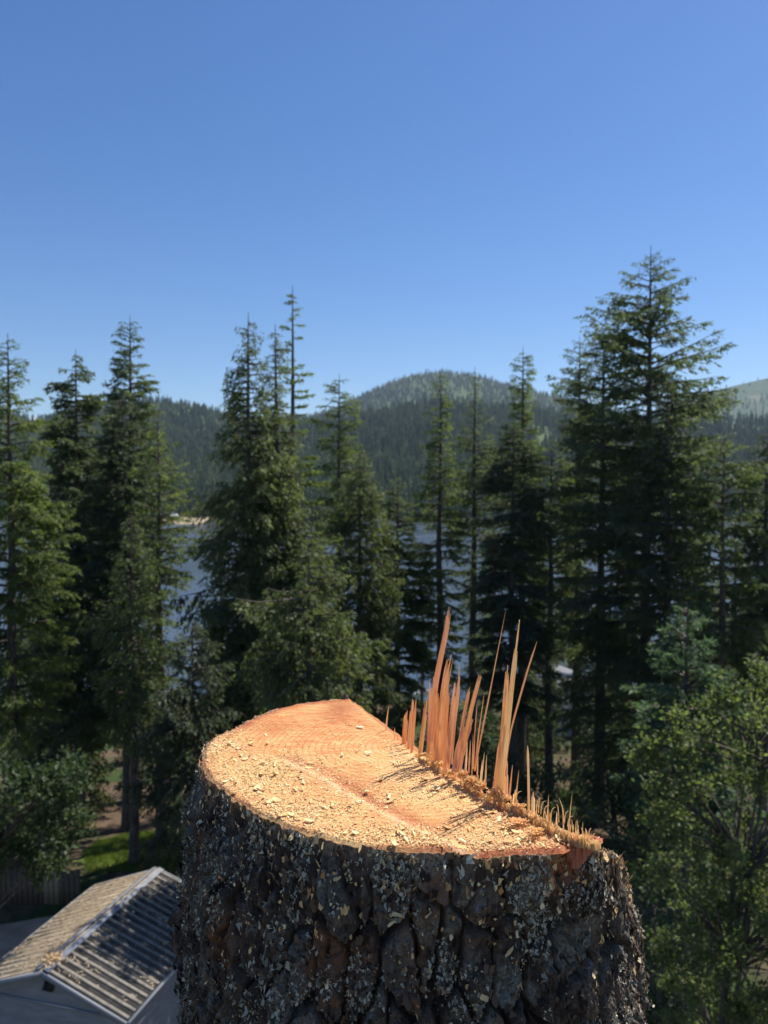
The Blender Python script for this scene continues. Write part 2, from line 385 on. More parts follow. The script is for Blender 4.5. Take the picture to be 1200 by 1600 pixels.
STY = {
 'fir':   dict(rise=.30, droop=.42, hang=.16, whorl=6.0, gap=.29, width=.34),
 'dark':  dict(rise=.10, droop=.42, hang=.22, whorl=6.5, gap=.30, width=.34, tips=.12),
 'larch': dict(rise=.26, droop=.30, hang=.30, whorl=5.0, gap=.30, width=.34, irr=.42, el=.155, ew=.024),
 'cedar': dict(rise=.10, droop=.55, hang=.42, whorl=7.0, gap=.28, width=.40, irr=.46, el=.135, ew=.027, tips=.24, twig=.08),
 'pine':  dict(rise=.18, droop=.12, hang=.05, whorl=2.6, gap=.42, width=.30, irr=.62, el=.17, ew=.028),
 'big':   dict(rise=.24, droop=.34, hang=.20, whorl=5.4, gap=.33, width=.34, irr=.48, tips=.10, el=.15, ew=.025),
}
NTRI = [0]
def conifer(name, label, pos, top, prof_px, style, mat_key, dens=1.0, size=1.0, crown_px=None, seed=0, cat=None, group=None, lean=(0, 0), tr=1.0, mt=None):
    """pos/top given by the pixel of the tip and the distance; prof_px: (py, half width px)"""
    px, py = top; d = pos
    tp = P(px, py, d); bz = float(ground_z(tp[0], d)); H = tp[2]-bz
    base = np.array([tp[0]-lean[0], d-lean[1], bz])
    k = d/1200
    hh = [(P(px, y_, d)[2]-bz, w*k) for y_, w in prof_px][::-1]
    hh = [(min(0, hh[0][0]-1), hh[0][1])]+hh+[(H, .05)]
    prof = (np.array([a for a, b in hh]), np.array([b for a, b in hh]))
    lo = .06 if crown_px is None else max(.02, (P(px, crown_px, d)[2]-bz)/H)
    rng = np.random.RandomState(seed+100)
    V, tint, LV, LF = conifer_arrays(rng, base, H, prof, STY[style], dens, size, lo, lean)
    NTRI[0] += len(tint)+len(LF)*2
    root = empty(name, base, label=label, cat=cat or 'tree', group=group)
    n = 18; zt = np.linspace(0, 1, n)
    wob = np.stack([np.interp(zt, np.linspace(0, 1, 6), rng.normal(0, .04, 6))*np.sin(zt*PI) for _ in range(2)], 1)
    r0 = (.055+H*.0095)*tr
    pts = np.stack([base[0]+lean[0]*zt**1.5+wob[:, 0], base[1]+lean[1]*zt**1.5+wob[:, 1], bz-.3+zt*(H+.3)], 1)
    rs_ = r0*(1-zt)**.85+.008+r0*.35*np.exp(-zt*30)
    TV, TF = tube(pts, rs_, 9)
    mk('trunk', np.vstack([TV, LV]), np.vstack([TF, LF+len(TV)]), mt or M_TRUNK, root, smooth=True)
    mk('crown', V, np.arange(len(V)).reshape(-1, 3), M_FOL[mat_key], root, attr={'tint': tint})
    return root

T = conifer
T('larch_tree', 'light green sunlit larch cut by the left edge of the picture', 24, (12, 520),
  [(560, 18), (600, 34), (660, 46), (740, 68), (820, 82), (950, 88), (1100, 88)], 'larch', 'larch', 1.0, 1.0, 1120, 1)
T('fir_tree', 'dark dense fir with a sharp pointed top, second tall tree from the left', 30, (118, 545),
  [(580, 16), (620, 32), (680, 46), (760, 56), (850, 68), (980, 76), (1100, 70)], 'dark', 'fir', 1.0, 1.05, 1150, 2)
T('spruce_tree', 'tall spruce with a feathery bluish top rising between the dark firs on the left', 33, (203, 492),
  [(520, 14), (570, 24), (620, 36), (700, 46), (800, 50), (900, 46)], 'fir', 'fir', .62, 1.0, 950, 3)
T('fir_tree', 'narrow dark fir whose tip stands just below the feathery spruce top on the left', 28, (192, 612),
  [(640, 18), (690, 36), (780, 48), (880, 52), (980, 62), (1080, 60)], 'dark', 'dark', .9, 1.0, 1110, 4)
T('larch_tree', 'pale sparse larch with drooping branches right of the dark left firs', 26, (246, 640),
  [(680, 18), (740, 38), (850, 46), (950, 48), (1040, 40)], 'larch', 'larch', .55, 1.0, 1060, 5)
T('cedar_tree', 'big brownish-green cedar with a ragged dark top left of the picture centre', 24.2, (388, 487),
  [(520, 14), (570, 28), (640, 44), (740, 64), (850, 82), (950, 92), (1080, 100), (1180, 96)], 'cedar', 'cedar', .62, 1.05, 1260, 6)
T('cedar_tree', 'slimmer cedar leaning against the right side of the big ragged cedar', 24.9, (430, 506),
  [(540, 10), (600, 20), (700, 40), (800, 60), (900, 88), (1000, 112), (1090, 112)], 'cedar', 'cedar', .62, 1.05, 1200, 7)
T('pine_tree', 'tall thin tree with few irregular short branches, tallest tip left of the picture centre', 30, (457, 445),
  [(465, 14), (478, 20), (490, 8), (530, 26), (560, 14), (600, 34), (640, 22), (720, 36), (820, 34), (900, 34)], 'pine', 'larch', 1.3, 1.0, 1000, 8)
T('larch_tree', 'light green larch with an open forked-looking top right of the thin tall tree', 34, (530, 584),
  [(600, 12), (640, 26), (680, 34), (760, 36), (840, 34)], 'larch', 'larch', .7, 1.0, 900, 9)
T('cedar_tree', 'tall brownish cedar between the big ragged cedar and the narrow light green larch', 30, (562, 698),
  [(715, 14), (760, 34), (830, 48), (920, 60), (1020, 64), (1120, 60)], 'cedar', 'cedar', .66, 1.0, 1180, 10)
T('fir_tree', 'small dark pointed fir between the broad olive cedar and the narrow larch', 34, (622, 742),
  [(760, 8), (800, 20), (880, 38), (980, 44), (1080, 40)], 'fir', 'pale', .85, 1.0, 1130, 11)
T('larch_tree', 'narrow light green larch straight above the tallest wide splinters', 33, (688, 577),
  [(600, 10), (640, 18), (700, 24), (760, 34), (840, 46), (920, 48), (1000, 40)], 'larch', 'larch', .85, 1.0, 1060, 12)
T('larch_tree', 'very thin half-bare larch with a bushy olive middle, beside the narrow light green larch', 36, (742, 573),
  [(600, 7), (640, 11), (680, 28), (720, 48), (770, 40), (820, 26), (900, 28), (1000, 30)], 'larch', 'pale', .5, 1.0, 1080, 13)
T('larch_tree', 'slender green larch with a bottle-brush tip rising above the dark drooping fir', 34, (817, 541),
  [(560, 9), (600, 20), (650, 22), (700, 30), (800, 42), (900, 44)], 'larch', 'larch', 1.0, 1.0, 960, 14)
T('fir_tree', 'dark drooping fir in front of the slender bottle-brush larch', 28, (802, 652),
  [(670, 14), (720, 36), (790, 46), (860, 54), (940, 60), (1040, 52)], 'dark', 'dark', .85, 1.0, 1100, 15)
T('larch_tree', 'fine-twigged larch tip at the left flank of the biggest fir', 33, (906, 524),
  [(560, 18), (600, 30), (650, 38), (720, 44), (850, 46), (950, 40)], 'larch', 'fir', .7, 1.0, 1000, 16)
T('fir_tree', 'medium dark fir merged into the left half of the biggest fir', 29, (944, 520),
  [(540, 18), (590, 44), (650, 66), (740, 72), (850, 80), (950, 84), (1050, 78)], 'big', 'fir', .6, 1.05, 1130, 17)
T('fir_tree', 'biggest fir on the right with a broad spreading crown, the highest top in the picture', 27, (1017, 383),
  [(405, 14), (440, 34), (480, 58), (520, 82), (560, 104), (600, 112), (640, 124), (700, 118), (800, 110), (950, 116), (1080, 104)], 'big', 'fir', .60, 1.1, 1190, 18)
T('fir_tree', 'lighter fir with a visible grey trunk in front of the biggest fir', 25, (1044, 588),
  [(610, 14), (660, 34), (720, 52), (800, 60), (900, 66), (1000, 50)], 'dark', 'fir', .5, 1.0, 1060, 19)
T('larch_tree', 'pale sunlit larch filling the space right of the biggest fir', 23, (1132, 672),
  [(700, 26), (740, 50), (820, 66), (900, 78), (980, 74)], 'larch', 'pale', 1.0, 1.05, 1040, 20)
T('fir_tree', 'dark fir cut by the right edge of the picture', 24, (1200, 668),
  [(690, 14), (740, 36), (820, 46), (920, 52), (1040, 48)], 'dark', 'dark', .8, 1.0, 1120, 21)
T('fir_tree', 'young blue-green fir, the small one above the leafy tree at lower right', 17, (1074, 940),
  [(955, 12), (990, 34), (1030, 58), (1080, 72), (1140, 84), (1200, 88)], 'fir', 'blue', 1.0, .8, 1260, 22)
T('larch_tree', 'bright green larch low down between the bottle-brush larch and the biggest fir', 31, (862, 690),
  [(720, 16), (780, 34), (860, 40), (960, 42)], 'larch', 'leaf', .8, 1.0, 1020, 23)
T('cedar_tree', 'dark shaded cedar low behind the left rim of the stump', 21, (300, 965),
  [(990, 20), (1040, 48), (1100, 66), (1180, 74), (1260, 70)], 'cedar', 'dark', .8, 1.0, 1310, 24)
T('cedar_tree', 'sunny olive cedar low between the two left groups of firs', 24, (205, 800),
  [(830, 16), (880, 34), (960, 44), (1060, 48), (1130, 42)], 'cedar', 'pale', .62, 1.0, 1150, 25)
T('cedar_tree', 'low bushy olive cedar rising directly behind the back rim of the stump', 18, (482, 838),
  [(872, 26), (920, 56), (980, 84), (1060, 100), (1180, 100)], 'cedar', 'cedar', .75, 1.0, 1290, 26)
# back row by the water
rng = np.random.RandomState(77)
BR = [(60, 770, 60, 24), (105, 700, 66, 22), (345, 760, 64, 24), (500, 760, 62, 24), (660, 905, 56, 16), (735, 880, 62, 14), (770, 800, 66, 18), (850, 770, 60, 26), (893, 730, 64, 24), (985, 760, 55, 26), (1150, 800, 48, 30), (1185, 745, 52, 26), (30, 820, 46, 30)]
for i, (px, py, d, hw) in enumerate(BR):
    T('conifer', 'dark conifer of the back row by the lake, '+nth(BR, i), d, (px, py),
      [(py+30, hw*.3), (py+110, hw*.75), (py+250, hw), (py+330, hw*.9)], ['dark', 'fir', 'larch'][i % 3], ['dark', 'fir', 'fir'][i % 3], .38, 1.5, 1040+rng.randint(-30, 60), 200+i,
      group='back row of conifers by the lake')
YC = [(30, 960, 40, 34), (85, 985, 42, 30), (215, 985, 42, 34), (700, 1020, 44, 26), (760, 965, 42, 30), (825, 1000, 40, 28), (850, 930, 46, 28), (935, 960, 40, 34), (975, 985, 36, 40), (1100, 900, 38, 40), (1160, 930, 34, 44), (1010, 1090, 26, 44), (930, 1100, 30, 30), (60, 1040, 30, 44), (130, 1075, 31, 40)]
for i, (px, py, d, hw) in enumerate(YC):
    T('young_conifer', 'young dark conifer of the shaded understorey, '+nth(YC, i), d, (px, py),
      [(py+15, hw*.3), (py+70, hw*.75), (py+160, hw*1.1), (py+230, hw)], ['dark', 'fir', 'cedar'][i % 3], ['dark', 'fir', 'cedar'][(i*7) % 3], .45, 1.3, py+230+rng.randint(-10, 40), 400+i,
      group='young conifers of the understorey')
print('foliage tris', NTRI[0])

# ------------------------------------------------------------------ forest on the hills (far-off wood)
proto_col = bpy.data.collections.new('far_tree_kinds')
def far_proto(i, style, H, R, dens):
    rng = np.random.RandomState(900+i)
    prof = (np.array([0, H*.12, H*.4, H*.8, H]), np.array([R*.8, R, R*.75, R*.3, .1]))
    V, tint, LV, LF = conifer_arrays(rng, np.zeros(3), H, prof, dict(STY[style], gap=1.2, whorl=5, twig=1.0, el=1.5, ew=.42), dens, 1.0, .08)
    k = rng.rand(len(tint)) < 700/len(tint)
    V = V.reshape(-1, 3, 3)[k].reshape(-1, 3)
    c = np.array([[0, 0, 0], [0, 0, H]]); TV, TF = tube([(0, 0, -1), (0, 0, H*.9)], [.3, .08], 4)
    # solid inner body so that the wood is dense
    a = np.arange(7)/7*2*PI; rb = .48
    bv = [(math.cos(t)*np.interp(z*H, *prof)*rb*(.8+.4*rng.rand()), math.sin(t)*np.interp(z*H, *prof)*rb*(.8+.4*rng.rand()), z*H) for z in (.08, .35, .65, .85) for t in a]+[(0, 0, H)]
    bf3 = [[21+j, 21+(j+1) % 7, 28] for j in range(7)]; bf4 = [[r*7+j, r*7+(j+1) % 7, (r+1)*7+(j+1) % 7, (r+1)*7+j] for r in range(3) for j in range(7)]
    VV = np.vstack([V, TV, bv]); n0 = len(V); n1 = n0+len(TV)
    me = bpy.data.meshes.new('far_conifer')
    me.from_pydata([tuple(v) for v in VV], [], [tuple(f) for f in np.arange(n0).reshape(-1, 3).tolist()]+[tuple(f) for f in (TF+n0).tolist()]+[tuple(np.array(f)+n1) for f in bf3+bf4])
    me.materials.append(M_FAR)
    o = bpy.data.objects.new('far_conifer', me); proto_col.objects.link(o)
m = mat('far_needles', (.04, .06, .03), .8, .1)
oi = N(m, 'ShaderNodeObjectInfo')
v = coords(m, (1, 1, 1)); nf = N(m, 'ShaderNodeTexNoise'); nf.inputs['Scale'].default_value = .008; nf.inputs['Detail'].default_value = 3
L(m, oi.outputs['Location'], nf.inputs['Vector'])
ad = N(m, 'ShaderNodeMath', operation='MULTIPLY_ADD'); L(m, oi.outputs['Random'], ad.inputs[0]); ad.inputs[1].default_value = .45; 
sb = N(m, 'ShaderNodeMath', operation='SUBTRACT'); L(m, nf.outputs['Fac'], sb.inputs[0]); sb.inputs[1].default_value = .22; L(m, sb.outputs[0], ad.inputs[2])
L(m, ramp(m, ad.outputs[0], [(.22, (.042, .070, .034)), (.46, (.098, .140, .056)), (.66, (.165, .205, .078)), (.82, (.21, .235, .11))]), bsdf(m).inputs['Base Color'])
M_FAR = m
far_proto(0, 'fir', 20, 3.0, .5); far_proto(1, 'dark', 24, 2.8, .5); far_proto(2, 'larch', 17, 3.2, .6)
ng = bpy.data.node_groups.new('scatter_trees', 'GeometryNodeTree')
ng.interface.new_socket('Geometry', in_out='INPUT', socket_type='NodeSocketGeometry'); ng.interface.new_socket('Geometry', in_out='OUTPUT', socket_type='NodeSocketGeometry')
gi = ng.nodes.new('NodeGroupInput'); go = ng.nodes.new('NodeGroupOutput')
ci = ng.nodes.new('GeometryNodeCollectionInfo'); ci.inputs['Collection'].default_value = proto_col
ci.inputs['Separate Children'].default_value = True; ci.inputs['Reset Children'].default_value = True
ip = ng.nodes.new('GeometryNodeInstanceOnPoints'); ip.inputs['Pick Instance'].default_value = True
def na(nm, ty):
    n_ = ng.nodes.new('GeometryNodeInputNamedAttribute'); n_.data_type = ty; n_.inputs['Name'].default_value = nm
    return [o_ for o_ in n_.outputs if o_.enabled and o_.name == 'Attribute'][0]
lk = ng.links.new
lk(gi.outputs[0], ip.inputs['Points']); lk(ci.outputs[0], ip.inputs['Instance'])
lk(na('kind_index', 'INT'), ip.inputs['Instance Index']); lk(na('turn', 'FLOAT_VECTOR'), ip.inputs['Rotation']); lk(na('size', 'FLOAT_VECTOR'), ip.inputs['Scale'])
lk(ip.outputs[0], go.inputs[0])
def forest(name, hills, label):
    Vs = []; S = []
    for h, n, sc_, cond in hills:
        Xw, D, Zw = HILLS[h]; r = np.random.RandomState(len(name)+n)
        a = r.uniform(0, Xw.shape[0]-9.001, n); 
        if cond == 'front': a = a
        b = r.uniform(0, Xw.shape[1]-1.001, n)
        i, j = a.astype(int), b.astype(int); fa, fb = a-i, b-j
        g = lambda A: (A[i, j]*(1-fa)*(1-fb)+A[i+1, j]*fa*(1-fb)+A[i, j+1]*(1-fa)*fb+A[i+1, j+1]*fa*fb)
        p = np.stack([g(Xw), g(D), g(Zw)], 1)
        nn = fbm(p[:, 0]/140, p[:, 1]/260, 0*a+n, 3)
        k = p[:, 2] > LAKE_Z-.2
        if cond == 'patchy': k &= nn+r.normal(0, .10, n) > .02
        else: k &= nn+r.normal(0, .08, n) > -.28
        Vs.append(p[k]); S.append(sc_*r.uniform(.65, 1.25, k.sum()))
    V = np.vstack(Vs); s = np.concatenate(S); n = len(V); r = np.random.RandomState(4)
    me = bpy.data.meshes.new(name); me.vertices.add(n); me.vertices.foreach_set('co', V.astype(np.float32).ravel())
    at = me.attributes.new('kind_index', 'INT', 'POINT'); at.data.foreach_set('value', r.randint(0, 3, n).astype(np.int32))
    at = me.attributes.new('turn', 'FLOAT_VECTOR', 'POINT'); at.data.foreach_set('vector', np.stack([r.normal(0, .03, n), r.normal(0, .03, n), r.uniform(0, 6.28, n)], 1).astype(np.float32).ravel())
    at = me.attributes.new('size', 'FLOAT_VECTOR', 'POINT'); at.data.foreach_set('vector', np.stack([s*r.uniform(.9, 1.2, n), s*r.uniform(.9, 1.2, n), s], 1).astype(np.float32).ravel())
    o = bpy.data.objects.new(name, me); COL.objects.link(o)
    md = o.modifiers.new('scatter', 'NODES'); md.node_group = ng
    tag(o, label, 'forest', kind='stuff')
    print(name, n)
forest('foothill_forest', [('foothill', 34000, .85, '')], 'dense conifer forest on the far shore and the foothill above the lake')
forest('mountain_forest', [('central_mountain', 42000, .72, '')], 'conifer forest covering the rounded central mountain')
forest('left_hill_forest', [('left_hill', 26000, .6, '')], 'dense conifer woods covering the left hill')
forest('right_mountain_forest', [('right_mountain', 9000, 1.1, 'patchy')], 'sparse woods on the pale mountain at the far right')

# ------------------------------------------------------------------ haze: the air over the lake
mb = MB(); mb.box((0, 2600, 275), (9000, 6800, 590))
m = bpy.data.materials.new('air'); m.use_nodes = True; nt_ = m.node_tree; nt_.nodes.remove(nt_.nodes['Principled BSDF'])
pv = nt_.nodes.new('ShaderNodeVolumePrincipled'); pv.inputs['Color'].default_value = (.62, .78, 1.0, 1); pv.inputs['Density'].default_value = .00008; pv.inputs['Anisotropy'].default_value = .2
nt_.links.new(pv.outputs[0], nt_.nodes['Material Output'].inputs['Volume'])
tag(mb.build('haze', m), 'thin blue summer haze over the lake and hills', 'haze', kind='stuff')

# ------------------------------------------------------------------ leafy trees and bushes
def leaf_mesh(name, C, D, size, rng, material, parent):
    """folded oval leaves at C pointing along D"""
    n = len(C); D = nrm(D); W = nrm(np.cross(D, rng.normal(size=(n, 3))+np.array([0, 0, .6]))); U = np.cross(W, D)
    s = size*rng.uniform(.6, 1.25, n)[:, None]
    V = np.stack([C, C+D*s*.5+W*s*.34+U*s*.1, C+D*s, C+D*s*.5-W*s*.34+U*s*.1], 1).reshape(-1, 3)
    i = np.arange(n)[:, None]*4
    F = np.concatenate([i+np.array([[0, 1, 2]]), i+np.array([[0, 2, 3]])])
    t = np.clip(.5*rng.rand(n)+.5*(fbm(C[:, 0]*2, C[:, 1]*2, C[:, 2]*2, 2)+.5), 0, 1)
    return mk(name, V, F, material, parent, attr={'tint': np.concatenate([t, t])})
def leafy(name, label, base, clumps, mkey, leaf, per, seed, stems=2, group=None, cat='tree', bark=None, spread=.25, rfac=1.0):
    """clumps: world (x,y,z,r)"""
    rng = np.random.RandomState(seed); clumps = np.asarray(clumps, float)
    base = np.asarray(base, float)
    root = empty(name, base, label=label, cat=cat, group=group)
    mb = MB(); C = []; D = []
    zt = clumps[:, 2].max()
    ang = rng.uniform(0, 6, stems)
    tops = []
    for k in range(stems):
        sub = clumps[k::stems]; cen = sub[:, :3].mean(0)
        n = 8; t = np.linspace(0, 1, n)[:, None]
        b = base+np.array([math.cos(ang[k]), math.sin(ang[k]), 0])*spread
        p = b*(1-t)+np.array([cen[0], cen[1], zt-.15*(zt-base[2])])*t; p[:, 0] += np.sin(t[:, 0]*5+k)*.12*spread*2
        H = zt-base[2]; mb.tube(p, (.012*H+.02)*(1-t[:, 0])**.8*rfac+.008, 7); tops.append(p)
    for ci, (x, y, z, r) in enumerate(clumps):
        p = tops[ci % stems]; j = np.argmin(np.abs(p[:, 2]-(z-.6*np.hypot(x-p[:, 0], y-p[:, 1])-.2)) + .3*np.hypot(x-p[:, 0], y-p[:, 1]))
        a = p[j]; c = np.array([x, y, z]); mid = (a+c)/2+np.array([0, 0, .12*np.linalg.norm(c-a)])
        t = np.linspace(0, 1, 6)[:, None]; q = a*(1-t)**2+2*mid*t*(1-t)+c*t*t
        mb.tube(q, np.linspace(.012+.006*np.linalg.norm(c-a), .005, 6), 4)
        nt = max(5, int(9*rng.uniform(.7, 1.3)))
        for _ in range(nt):
            dv = nrm(rng.normal(size=3)+np.array([0, 0, .45])); ln = r*rng.uniform(.5, 1.15)
            e = c+dv*ln; mb.tube([c, (c+e)/2+rng.normal(0, .02, 3), e], [.005, .004, .002], 3)
            m_ = max(3, int(per/nt*ln/r)); s = rng.uniform(.15, 1.05, m_)[:, None]
            C.append(c+dv*ln*s+rng.normal(0, leaf*.8, (m_, 3))); D.append(dv*.5+rng.normal(size=(m_, 3))*.7)
    mb.build('trunk', bark or M_PALEBARK, root, smooth=True)
    leaf_mesh('crown', np.vstack(C), np.vstack(D), leaf, rng, M_FOL[mkey], root)
    return root
def px_clumps(poly, n, d0, d1, r0, r1, rng, bias=0):
    poly = np.array(poly, float); out = []
    while len(out) < n:
        x, y = rng.uniform(*np.array([poly.min(0), poly.max(0)])[:, 0]), rng.uniform(poly[:, 1].min(), poly[:, 1].max())
        if inpoly(np.array([x]), np.array([y]), poly)[0]:
            d = rng.uniform(d0, d1); out.append([*P(x, y, d), rng.uniform(r0, r1)])
    return out
rng = np.random.RandomState(12)
cl = [[*P(a, b, d), r] for a, b, d, r in [(1060, 1120, 8.9, .12), (1052, 1150, 8.8, .16), (1012, 1165, 8.8, .14), (1000, 1185, 8.8, .12), (1030, 1190, 8.8, .16), (1068, 1175, 9, .18), (1095, 1140, 9, .2), (1120, 1100, 9.4, .2),
     (1150, 1075, 9.6, .22), (1185, 1050, 9.7, .22), (1022, 1230, 8.9, .2), (1018, 1275, 8.9, .18), (1045, 1310, 9, .2), (1060, 1250, 9, .24), (1035, 1375, 8.6, .14)]]
cl += px_clumps([(1070, 1130), (1130, 1080), (1200, 1040), (1330, 1020), (1400, 1200), (1400, 1480), (1230, 1500), (1180, 1420), (1110, 1420), (1050, 1330), (1040, 1240)], 88, 8.4, 10.6, .17, .28, rng)
cl += px_clumps([(1025, 1330), (1240, 1330), (1260, 1640), (1050, 1640)], 60, 8.4, 10.4, .14, .22, rng)
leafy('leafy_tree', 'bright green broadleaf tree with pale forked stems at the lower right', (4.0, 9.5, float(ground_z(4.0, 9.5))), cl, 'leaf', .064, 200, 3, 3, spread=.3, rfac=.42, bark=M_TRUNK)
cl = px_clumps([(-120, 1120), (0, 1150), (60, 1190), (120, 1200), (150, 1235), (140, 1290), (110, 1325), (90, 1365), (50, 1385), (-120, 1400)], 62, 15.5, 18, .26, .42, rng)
leafy('leafy_tree', 'dark shaded broadleaf tree at the lower left in front of the fence and lawn', (-9.2, 16.8, float(ground_z(-9.2, 16.8))), cl, 'shade_leaf', .12, 230, 5, 2, bark=M_TRUNK, rfac=.6)
cl = px_clumps([(225, 1000), (300, 960), (330, 1060), (290, 1160), (215, 1160)], 20, 32, 35, .45, .7, rng)
leafy('leafy_tree', 'small light green broadleaf tree between the lake gap and the dark cedar on the left', (-9.6, 33.5, float(ground_z(-9.6, 33.5))), cl, 'leaf', .13, 90, 6, 1, bark=M_TRUNK)
# understory bushes
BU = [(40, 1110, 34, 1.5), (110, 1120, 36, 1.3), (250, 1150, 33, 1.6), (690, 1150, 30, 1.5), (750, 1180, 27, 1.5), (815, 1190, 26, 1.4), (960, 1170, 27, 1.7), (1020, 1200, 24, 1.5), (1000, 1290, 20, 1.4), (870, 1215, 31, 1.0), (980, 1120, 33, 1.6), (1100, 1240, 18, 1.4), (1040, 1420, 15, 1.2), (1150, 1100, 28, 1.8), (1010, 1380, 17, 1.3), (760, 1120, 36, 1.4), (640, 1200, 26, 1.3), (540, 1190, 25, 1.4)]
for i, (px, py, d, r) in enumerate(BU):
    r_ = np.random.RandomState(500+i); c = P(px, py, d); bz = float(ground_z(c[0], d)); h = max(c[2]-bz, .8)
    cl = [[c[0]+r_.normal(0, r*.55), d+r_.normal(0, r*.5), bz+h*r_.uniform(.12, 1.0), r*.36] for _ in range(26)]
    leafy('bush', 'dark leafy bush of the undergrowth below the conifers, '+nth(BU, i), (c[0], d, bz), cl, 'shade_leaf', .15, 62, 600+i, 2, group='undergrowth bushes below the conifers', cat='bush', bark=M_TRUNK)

# ------------------------------------------------------------------ shed
ZR = 3.0
Fp = P_plane(246, 1357, ZR); Np = P_plane(66, 1515, ZR); rdir = nrm(Fp-Np); Lr = np.linalg.norm(Fp-Np)
rgt = np.array([rdir[1], -rdir[0], 0]); wL, wR, slope = 1.72, 1.80, .36
M_SIDING = simple('painted_siding', (.20, .205, .22), (.27, .275, .29), 3, .6, (1, 1, 4))
M_TRIM = mat('white_trim', (.22, .235, .26), .6)
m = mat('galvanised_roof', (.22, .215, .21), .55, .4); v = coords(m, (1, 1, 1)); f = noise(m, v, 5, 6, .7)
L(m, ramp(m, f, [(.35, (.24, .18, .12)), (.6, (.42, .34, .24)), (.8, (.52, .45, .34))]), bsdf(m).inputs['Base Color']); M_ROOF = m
m = mat('shaded_roof', (.05, .05, .05), .75, .25); f = noise(m, coords(m), 5, 6, .7)  # right slope: tree shade and dark litter put into the roof colour
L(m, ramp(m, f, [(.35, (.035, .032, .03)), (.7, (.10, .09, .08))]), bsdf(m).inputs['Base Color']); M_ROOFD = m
M_RIB = simple('rib_metal', (.13, .115, .095), (.235, .21, .175), 9, .65)
shed = empty('garden_shed', (*((Np+Fp)/2)[:2], 0), label='small grey shed with a ribbed gable roof littered with needles at lower left', cat='shed')
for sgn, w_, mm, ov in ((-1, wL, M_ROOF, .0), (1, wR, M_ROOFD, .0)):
    out = rgt*sgn; dn = nrm(out*1.0+np.array([0, 0, -slope])); ln = w_*math.sqrt(1+slope**2)
    up = nrm(np.cross(rdir, dn)); up = up if up[2] > 0 else -up
    c0 = (Np+Fp)/2+dn*ln/2
    ax = np.array([rdir, dn, up])
    mb = MB(); mb.box(c0-up*.03, (Lr+.02, ln, .05), ax); panel = mb.build('roof_panel', mm, shed)
    mb = MB(); nr = int(Lr/.205)
    for i in range(nr+1):
        p = Np+rdir*(.06+i*(Lr-.12)/nr)+dn*ln/2
        mb.prism([p+rdir*a+up*b-dn*(ln/2-.05) for a, b in ((-.045, -.004), (-.026, .026 if sgn > 0 else .009), (.026, .026 if sgn > 0 else .009), (.045, -.004))], dn*(ln-.06))
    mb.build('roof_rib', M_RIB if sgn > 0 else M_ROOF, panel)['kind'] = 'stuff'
    # needle litter
    r_ = np.random.RandomState(8+sgn); n = 9000
    a, b = r_.uniform(.05, Lr-.05, n), r_.uniform(.05, ln-.05, n)
    ph = (a-.06)/((Lr-.12)/nr); k = (np.abs(ph-np.round(ph)) > .2) & (fbm(a*2.5, b*1.1, 0*a+sgn, 3)+r_.normal(0, .12, n) > (-.12 if sgn < 0 else .30))
    a, b = a[k], b[k]; n = len(a)
    base = Np+rdir*a[:, None]+dn*b[:, None]+up*(.002+.012*r_.rand(n, 1))
    dv = (rdir*r_.normal(0, .6, (n, 1))+dn*r_.normal(0, 1, (n, 1))+up*.12); dv = nrm(dv)*r_.uniform(.03, .09, (n, 1))
    V, F, t = tris(base, dv, nrm(np.cross(dv, up))*r_.uniform(.006, .016, (n, 1)), r_.rand(n))
    lm = mat('needle_litter', (.3, .2, .1), .9, .1)
    L(lm, ramp(lm, attrib(lm, 'tint'), [(0, (.24, .18, .12)), (.6, (.38, .30, .21)), (1, (.48, .41, .30))]), bsdf(lm).inputs['Base Color'])
    mk('needle_litter', V, F, lm, panel, attr={'tint': t})['kind'] = 'stuff'
    # rake boards and eave edge
    for E, q in ((Np, -1), (Fp, 1)):
        mb = MB(); mb.box(E+dn*ln/2+rdir*q*.035-up*.05, (.035, ln+.02, .10), ax); mb.build('rake_board', M_TRIM, shed)
    mb = MB(); mb.box((Np+Fp)/2+dn*(ln+.035)-up*.045, (Lr, .05, .08), ax); mb.build('gutter', M_TRIM, shed)
mb = MB()
for sgn in (-1, 1):
    dn = nrm(rgt*sgn+np.array([0, 0, -slope])); up = nrm(np.cross(rdir, dn)); up = up if up[2] > 0 else -up
    mb.box((Np+Fp)/2+dn*.09+up*.038, (Lr+.04, .13, .012), np.array([rdir, dn, up]))
mb.build('ridge_cap', simple('ridge_metal', (.20, .215, .24), (.28, .29, .32), 4, .4), shed)
iL, iR = wL-.22, wR-.22
def wall(name, pts, d, m_): mb = MB(); mb.prism(pts, d); return mb.build(name, m_, shed)
zl, zr = ZR-slope*iL-.06, ZR-slope*iR-.06
for E, q in ((Np+rdir*.22, 1), (Fp-rdir*.22, -1)):
    b0 = np.array([E[0], E[1], -.1])
    wall('gable_wall', [b0-rgt*iL, b0+rgt*iR, b0+rgt*iR+[0, 0, zr+.1], b0+[0, 0, ZR-.02], b0-rgt*iL+[0, 0, zl+.1]], rdir*q*.1, M_SIDING)
mb = MB()
for zc in (2.20, 1.30, .45):
    E = Np+rdir*.21; mb.box(np.array([E[0], E[1], zc])+rgt*(iR-iL)/2, (iL+iR-.04, .05, .045), np.array([rgt, rdir, [0, 0, 1]]))
mb.build('siding_trim', M_TRIM, shed)
for sgn, w_, zz in ((-1, iL, zl), (1, iR, zr)):
    b0 = np.array([*(Np+rgt*sgn*w_)[:2], -.1])+rdir*.33
    wall('side_wall', [b0, b0+rdir*(Lr-.66), b0+rdir*(Lr-.66)+[0, 0, zz+.08], b0+[0, 0, zz+.08]], -rgt*sgn*.1, M_SIDING)
